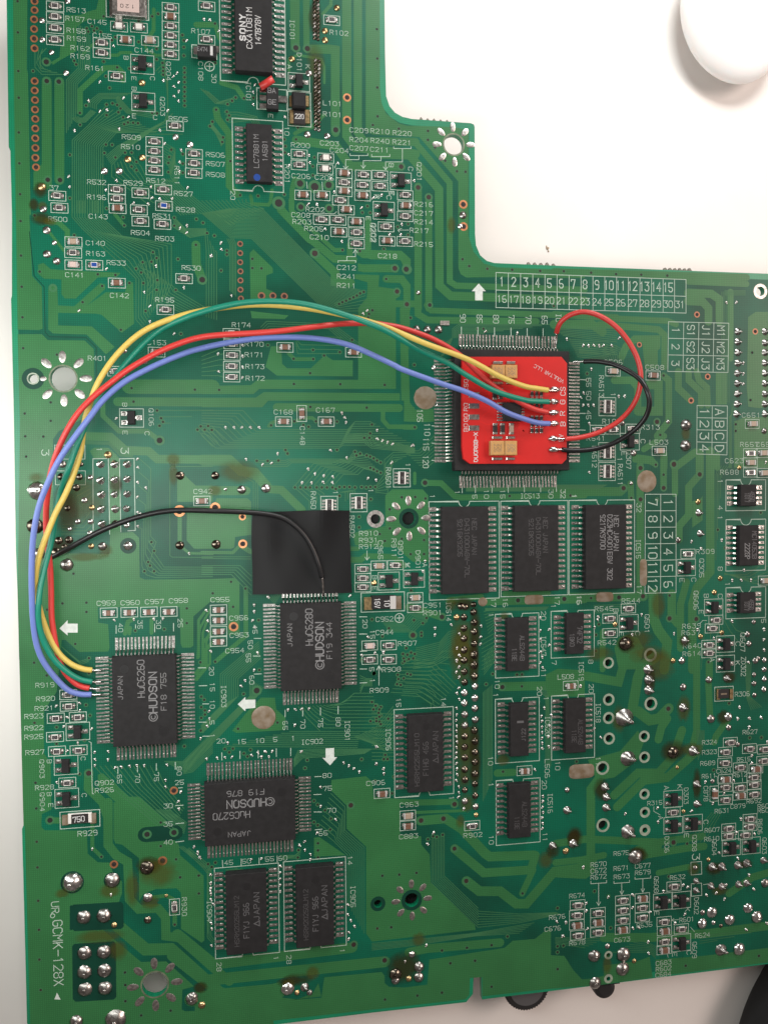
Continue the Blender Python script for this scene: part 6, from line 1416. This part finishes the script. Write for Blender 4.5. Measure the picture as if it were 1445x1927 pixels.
for i in range(7):
    for (x0, x1) in ((636, 678), (798, 820)):
        y = 1006 + i * 19.5; rblock('pin', (x0, y - 5, x1, y + 5), .35, 'lead', .03, 0, icb)
for y in (950, 1025, 1100, 1175): rblock('edge_pad', (442, y - 18, 513, y + 18), .14, 'solder', .05)
for i, y in enumerate((912, 995, 1070, 1143, 1247, 1322)):
    b = MB(); p = PR(1020 + (8 if i == 0 else 0), y, Z1 + 3e-4); kk = KZ(1020, y, Z1)
    b.dome(0, 0, 38 * kk, 22 * kk, 12, 4, 0, 0, .1, (6 * kk, 0), .55); o = b.build('solder_joint', 'solder', rb, True, (p.x, p.y, Z1 + 2e-6))
for (x, y) in ((622, 1180), (672, 1180), (733, 1180), (620, 945), (660, 940)):
    r_ = rblock('chip_resistor', (x - 14, y - 24, x + 14, y + 24), .5, 'glaze_dark' if x != 733 else 'ceramic_tan', .05)
    for yy in (-30, 30): rblock('terminal', (x - 15, y + yy - 8, x + 15, y + yy + 8), .48, 'lead', .06, 0, r_)
for (yc) in (985, 1150):
    for i in range(3):
        for j in range(3):
            x, y = 872 + i * 32, yc - 42 + j * 42; r_ = rblock('chip_resistor', (x - 9, y - 10, x + 9, y + 10), .4, 'glaze_dark', .04)
            for yy in (-14, 14): rblock('terminal', (x - 9, y + yy - 4, x + 9, y + yy + 4), .38, 'lead', .04, 0, r_)
m2 = MB()
for (s, x, y, rot, h, L) in (('BO', 420, 1172, 270, 26, 60), ('GO', 420, 1105, 270, 26, 60), ('RO', 420, 1032, 270, 26, 60), ('CSO', 422, 885, 270, 26, 90), ('DUORGB-X', 488, 1305, 270, 24, 205),
    ('CS', 1080, 925, 270, 32, 64), ('G', 1078, 998, 270, 32, 36), ('R', 1077, 1075, 270, 32, 36), ('B', 1080, 1147, 270, 32, 36), ('5V', 1068, 1242, 270, 28, 52), ('VOULTAR LLC', 985, 806, 207, 22, 232)):
    u, v = S_(x, y); k0 = CNT[0]; letter(m2, s, u, v, h / ZS, L / ZS, rot, Z1 + 1.2e-5, .12 if s != 'DUORGB-X' else .2)
m2.build('lettering', 'mark_white', rb)
tr = MB()
for pts in ([(640, 1150), (560, 1150), (520, 1130)], [(830, 1160), (810, 1190), (830, 1230), (880, 1250), (980, 1250)], [(560, 800), (580, 840), (580, 1060), (540, 1090)], [(950, 1190), (920, 1230), (800, 1190)], [(590, 1380), (560, 1340), (555, 1200), (520, 1160)], [(950, 920), (850, 920), (820, 960)]):
    tr.strip([(PR(x, y).x, PR(x, y).y) for x, y in pts], .0003, Z1 + 5e-6)
tr.build('traces', 'red_trace', rb)['kind'] = 'stuff'

# ------------------------------------------------------------------ wires
def catmull(p, n=8):
    q = [p[0] * 2 - p[1]] + p + [p[-1] * 2 - p[-2]]; o = []
    for i in range(1, len(q) - 2):
        for k in range(n):
            t = k / n; a, b, c, d = q[i - 1], q[i], q[i + 1], q[i + 2]
            o.append(.5 * ((2 * b) + (c - a) * t + (2 * a - 5 * b + 4 * c - d) * t * t + (3 * b - a - 3 * c + d) * t ** 3))
    return o + [p[-1]]
def tube(name, pts, r, material, parent=None, n=14, sub=8, taper=None):
    c = catmull(pts, sub) if sub > 1 else pts
    b = MB(); vs = []; up = Vector((0, 0, 1)); m_ = len(c)
    for i, p in enumerate(c):
        t = (c[min(i + 1, m_ - 1)] - c[max(i - 1, 0)]).normalized(); s = t.cross(up); s = s.normalized() if s.length > 1e-3 else Vector((1, 0, 0)); w_ = s.cross(t)
        rr = r * (taper(i / (m_ - 1)) if taper else 1)
        for k in range(n):
            a = 2 * math.pi * k / n; q = p + (s * math.cos(a) + w_ * math.sin(a)) * rr; vs.append(tuple(q))
    fs = [(i * n + k, i * n + (k + 1) % n, (i + 1) * n + (k + 1) % n, (i + 1) * n + k) for i in range(m_ - 1) for k in range(n)]
    fs += [tuple(reversed(range(n))), tuple((m_ - 1) * n + k for k in range(n))]
    b.add(vs, fs); return b.build(name, material, parent, True)
def wire(label, material, pts, r=.00061, start=None, end=None):
    p = [P(u, v, z * MM) for u, v, z in pts]; o = tube('insulated_wire', p, r, material)
    o['label'] = label; o['category'] = 'wire'
    for e in (start, end):
        if e: tube('bare_end', [P(u, v, z * MM) for u, v, z in e], r * .42, 'solder', o, 8, 5)
    return o
wire('yellow insulated wire arcing from the red board to the flat pack pins', 'pvc_yellow',
     [(1031, 734, 5.6), (1012, 731, 5.9), (985, 726, 6.6), (940, 708, 8), (880, 676, 9.5), (800, 646, 11), (720, 613, 11), (640, 591, 11), (560, 577.5, 11), (480, 573, 11), (400, 581, 11), (330, 597, 11), (270, 623, 11), (222, 665, 11), (187, 715, 11), (169, 760, 10), (158, 800, 9), (152, 848, 8.2),
      (141, 885, 8), (125, 926, 8), (105, 965, 8), (89, 1004, 8), (76, 1040, 7.5), (68, 1075, 6.8), (67, 1105, 5.8), (72, 1135, 4.8), (81, 1168, 4), (95, 1203, 3.4), (112, 1231, 3), (134, 1250, 2.6), (156, 1259, 2.2), (173, 1261.5, 1.8)],
     start=[(1031, 734, 5.6), (1040, 735, 5.2), (1049, 735, 4.8)], end=[(173, 1261.5, 1.8), (180, 1262, 1.4), (190, 1262, 1.1)])
wire('teal green insulated wire arcing from the red board to the flat pack pins', 'pvc_green',
     [(1033, 756, 5.5), (1010, 755, 5.8), (985, 752, 6.4), (930, 735, 7.2), (880, 707, 8), (843, 683, 8.6), (788, 657, 9.5), (726, 622, 12.6), (680, 603, 13), (630, 586, 13), (575, 572, 12.8), (520, 566.5, 12.6), (463, 568.5, 12.6), (416, 577, 12.5), (380, 587, 12.4), (346, 599, 12), (304, 619, 9.5), (271, 646, 9), (241, 679, 8.5), (214, 711, 8.2), (190, 745, 7.5),
      (170, 780, 7.3), (152, 821, 9.8), (138, 857, 9.8), (127, 888, 9.4), (117, 916, 7), (110, 940, 6), (103, 978, 5.6), (97, 1015, 5.4), (90, 1045, 5.6), (83, 1073, 6), (76, 1106, 6.6), (73, 1134, 6.8), (72, 1160, 6.4), (76, 1187, 5.8), (87, 1217, 5), (105, 1245, 4.2), (130, 1267, 3.3), (152, 1279, 2.5), (173, 1283.5, 1.9)],
     start=[(1033, 756, 5.5), (1040, 756, 5.1), (1048, 756, 4.8)], end=[(173, 1283.5, 1.9), (181, 1284, 1.4), (190, 1284, 1.1)])
wire('long red insulated wire arcing from the red board to the flat pack pins', 'pvc_red',
     [(1031, 776, 5.4), (1001, 768, 5.8), (959, 746, 6.2), (926, 724, 6.4), (898, 700, 6.6), (865, 668, 7), (815, 638, 7.5), (760, 618, 8), (725, 611, 8.5), (698, 608, 9), (643, 609, 9.4), (588, 615, 11), (532, 622, 11.5), (477, 626.5, 11.5), (421, 629.5, 11.5), (380, 634, 11.5), (346, 643, 11.5), (299, 662, 11.5), (249, 690, 11.5), (208, 720, 11.5), (172, 750, 11.8),
      (144, 781, 12), (122, 818, 11.5), (105, 857, 10.5), (95, 893, 9), (90, 926, 7.4), (87, 959, 6), (87, 995, 5), (90, 1034, 4.2), (94, 1064, 3.8), (96, 1106, 3.4), (97, 1157, 3.2), (101, 1190, 3), (108, 1228, 2.8), (120, 1262, 2.5), (138, 1283, 2.2), (153, 1292, 2), (168, 1295.5, 1.8)],
     start=[(1031, 776, 5.4), (1040, 776, 5.1), (1048, 776, 4.8)], end=[(168, 1295.5, 1.8), (178, 1297, 1.5), (188, 1297, 1.1)])
wire('blue insulated wire arcing from the red board to the flat pack pins', 'pvc_blue',
     [(1034, 797, 5.4), (1015, 796, 5.8), (995, 791, 6.3), (954, 776, 7.2), (915, 754, 8), (871, 735, 8.6), (829, 721, 9), (760, 696, 9.2), (740, 686, 9.2), (698, 666, 9.2), (657, 649, 9.2), (615, 639.5, 9.2), (574, 635, 9.2), (532, 634.5, 9.2), (477, 637.5, 9.2), (421, 646, 9.4), (380, 655, 9.6), (346, 665, 10), (291, 688, 11), (235, 718, 12), (194, 753, 13),
      (166, 789, 13.6), (138, 826, 13.6), (111, 866, 13), (91, 907, 12), (75, 948, 11), (65.5, 990, 10), (61, 1031, 9), (59.5, 1078, 8.2), (60, 1120, 7.4), (62, 1165, 6.4), (68, 1209, 5.4), (80, 1242, 4.6), (102, 1273, 3.6), (127, 1298, 2.7), (150, 1306.5, 2.2), (172, 1307.5, 1.8)],
     start=[(1034, 797, 5.4), (1042, 797, 5.1), (1049, 797, 4.8)], end=[(172, 1307.5, 1.8), (180, 1308, 1.4), (190, 1308, 1.1)])
wire('long black insulated wire crossing the black tape to a chip pin', 'pvc_black',
     [(98, 1048, 1.2), (112, 1041, 2.2), (138, 1027, 4), (180, 1004, 6), (221, 986, 7), (263, 972, 7.2), (305, 963, 7), (346, 960, 6.6), (400, 961.5, 6), (435, 962.5, 5.5), (491, 966, 4.6), (527, 973, 4), (552, 987, 3.8), (574, 1009, 3.7), (590, 1037, 3.6), (600, 1064, 3.5), (606, 1087, 3.1)], r=.00058,
     end=[(606, 1086, 3.1), (607.5, 1098, 2.8), (608, 1110, 2.3), (608.5, 1121, 1.7)])
wire('short red insulated wire looping beside the black loop', 'pvc_red',
     [(1047, 626, 2.6), (1051, 613, 3.8), (1059, 602, 4.8), (1076, 591, 6), (1100, 586.5, 7.2), (1128, 594, 8.4), (1156, 612, 9.4), (1178, 636, 10), (1196, 667, 10.3), (1204.5, 696, 10.3), (1204.5, 724, 9.8), (1197, 751, 9), (1181, 776, 8), (1156, 798, 7), (1122.5, 815, 6), (1089, 823.5, 5.3), (1063, 826, 5)], r=.00058,
     start=[(1047, 627, 2.6), (1047, 635, 2), (1046.5, 648, 1.5)], end=[(1064, 826, 5), (1055, 826, 4.9), (1046, 825.5, 4.8)])
wire('short black insulated wire looping from the red board to a pin', 'pvc_black',
     [(1098, 680, 2.6), (1112, 679.5, 3.4), (1130, 680.5, 4.6), (1156, 686, 6.4), (1183, 698.5, 8.4), (1205.5, 715, 10.6), (1218, 737, 12), (1222, 759.6, 11.8), (1215.6, 783, 10.6), (1199, 804, 9), (1174, 823, 7.6), (1147, 837, 6.4), (1114, 845.5, 5.6), (1080, 848, 5.2), (1057, 846, 5)], r=.00058,
     start=[(1099, 680, 2.6), (1088, 680.5, 2), (1077, 681, 1.6)], end=[(1058, 846, 5), (1050, 846, 4.9), (1043, 846, 4.8)])
# snippet of red insulation stuck beside the top chip
o = tube('wire_scrap', [P(490, 163, 1.4 * MM), P(502, 155.5, 1.8 * MM), P(514, 147.5, 2.2 * MM)], .0008, 'pvc_red', None, 12, 1)
o['label'] = 'short snippet of red insulation lying against the top chip'; o['category'] = 'wire scrap'

# ------------------------------------------------------------------ black tape
b = MB(); NX, NY = 26, 22; vs = []
for j in range(NY + 1):
    for i in range(NX + 1):
        s, t = i / NX, j / NY
        u = (475.5 - 3.5 * math.sin(math.pi * min(1, t * 1.2)) * (1 - t)) * (1 - s) + (657.8 + 5.2 * t * t - .5 * math.sin(9 * t)) * s
        v = (962.5 - 2.2 * s + 1.0 * math.sin(7 * s)) * (1 - t) + (1119 - 3 * s) * t
        z = .8 + 1.4 * t * t + .25 * math.exp(-((s - .72) / .12) ** 2) * (1 - t) ** 1.5 + .22 * math.exp(-((s - .18) / .11) ** 2) * (1 - abs(2 * t - .8)) + .06 * math.sin(11 * s + 5 * t)
        p = P(u, v, z * MM); vs.append(tuple(p))
fs = [(j * (NX + 1) + i, (j + 1) * (NX + 1) + i, (j + 1) * (NX + 1) + i + 1, j * (NX + 1) + i + 1) for j in range(NY) for i in range(NX)]
b.add(vs, fs); tp = b.build('tape', 'tape', None, False); sm = tp.modifiers.new('solid', 'SOLIDIFY'); sm.thickness = .00008; sm.offset = -1
tp['label'] = 'square piece of glossy black tape above the flat pack'; tp['category'] = 'tape'

# ------------------------------------------------------------------ things on the table
def ellipsoid(name, c, rx, ry, rz, material, rot=0):
    b = MB(); n, m_ = 48, 24; vs = [(0, 0, rz)]
    for k in range(1, m_):
        a = math.pi * k / m_
        for i in range(n): t = 2 * math.pi * i / n; vs.append((rx * math.sin(a) * math.cos(t), ry * math.sin(a) * math.sin(t), rz * math.cos(a)))
    vs.append((0, 0, -rz)); fs = [(0, 1 + i, 1 + (i + 1) % n) for i in range(n)]
    for k in range(m_ - 2):
        for i in range(n): fs.append((1 + k * n + i, 1 + (k + 1) * n + i, 1 + (k + 1) * n + (i + 1) % n, 1 + k * n + (i + 1) % n))
    e = len(vs) - 1; fs += [(e, 1 + (m_ - 2) * n + (i + 1) % n, 1 + (m_ - 2) * n + i) for i in range(n)]
    b.add(vs, fs); o = b.build(name, material, None, True, c); o.rotation_euler.z = rot; return o
c = P(1404, 8, -.003); o = ellipsoid('rounded_cap', (c.x, c.y, TABLE_Z + .0045), 104 * MPP(1400, 10, -.003), 122 * MPP(1400, 10, -.003), .0045, 'white_glaze', .25)
o['label'] = 'smooth white rounded cap on the table at the upper corner'; o['category'] = 'cap'
pp = [P(1620, 1690, -.006), P(1530, 1780, -.006), P(1487, 1850, -.006), P(1452, 1920, -.006), P(1430, 2000, -.006), P(1425, 2090, -.006)]
for q in pp: q.z = TABLE_Z + .0062
o = tube('cable_sleeve', pp, .0062, 'cloth_black', None, 24, 8); o['label'] = 'thick soft black cable at the lower corner of the table'; o['category'] = 'cable'
rng = random.Random(3)
for (u, v, r, lb) in ((1030, 467, 3.2, 'small brown crumb on the table above the board edge'),):
    c = P(u, v, TABLE_Z); b = MB(); k = MPP(u, v, TABLE_Z)
    b.dome(0, 0, r * k, r * .6 * k, 9, 3, 0, 0, .35); b.dome(1.5 * k, -5 * k, r * .55 * k, r * .5 * k, 8, 3, 0, 0, .35); b.dome(-2 * k, 4 * k, r * .45 * k, r * .3 * k, 7, 3, 0, 0, .3)
    o = b.build('crumb', 'crumb', None, True, (c.x, c.y, TABLE_Z)); o['label'] = lb; o['category'] = 'crumb'
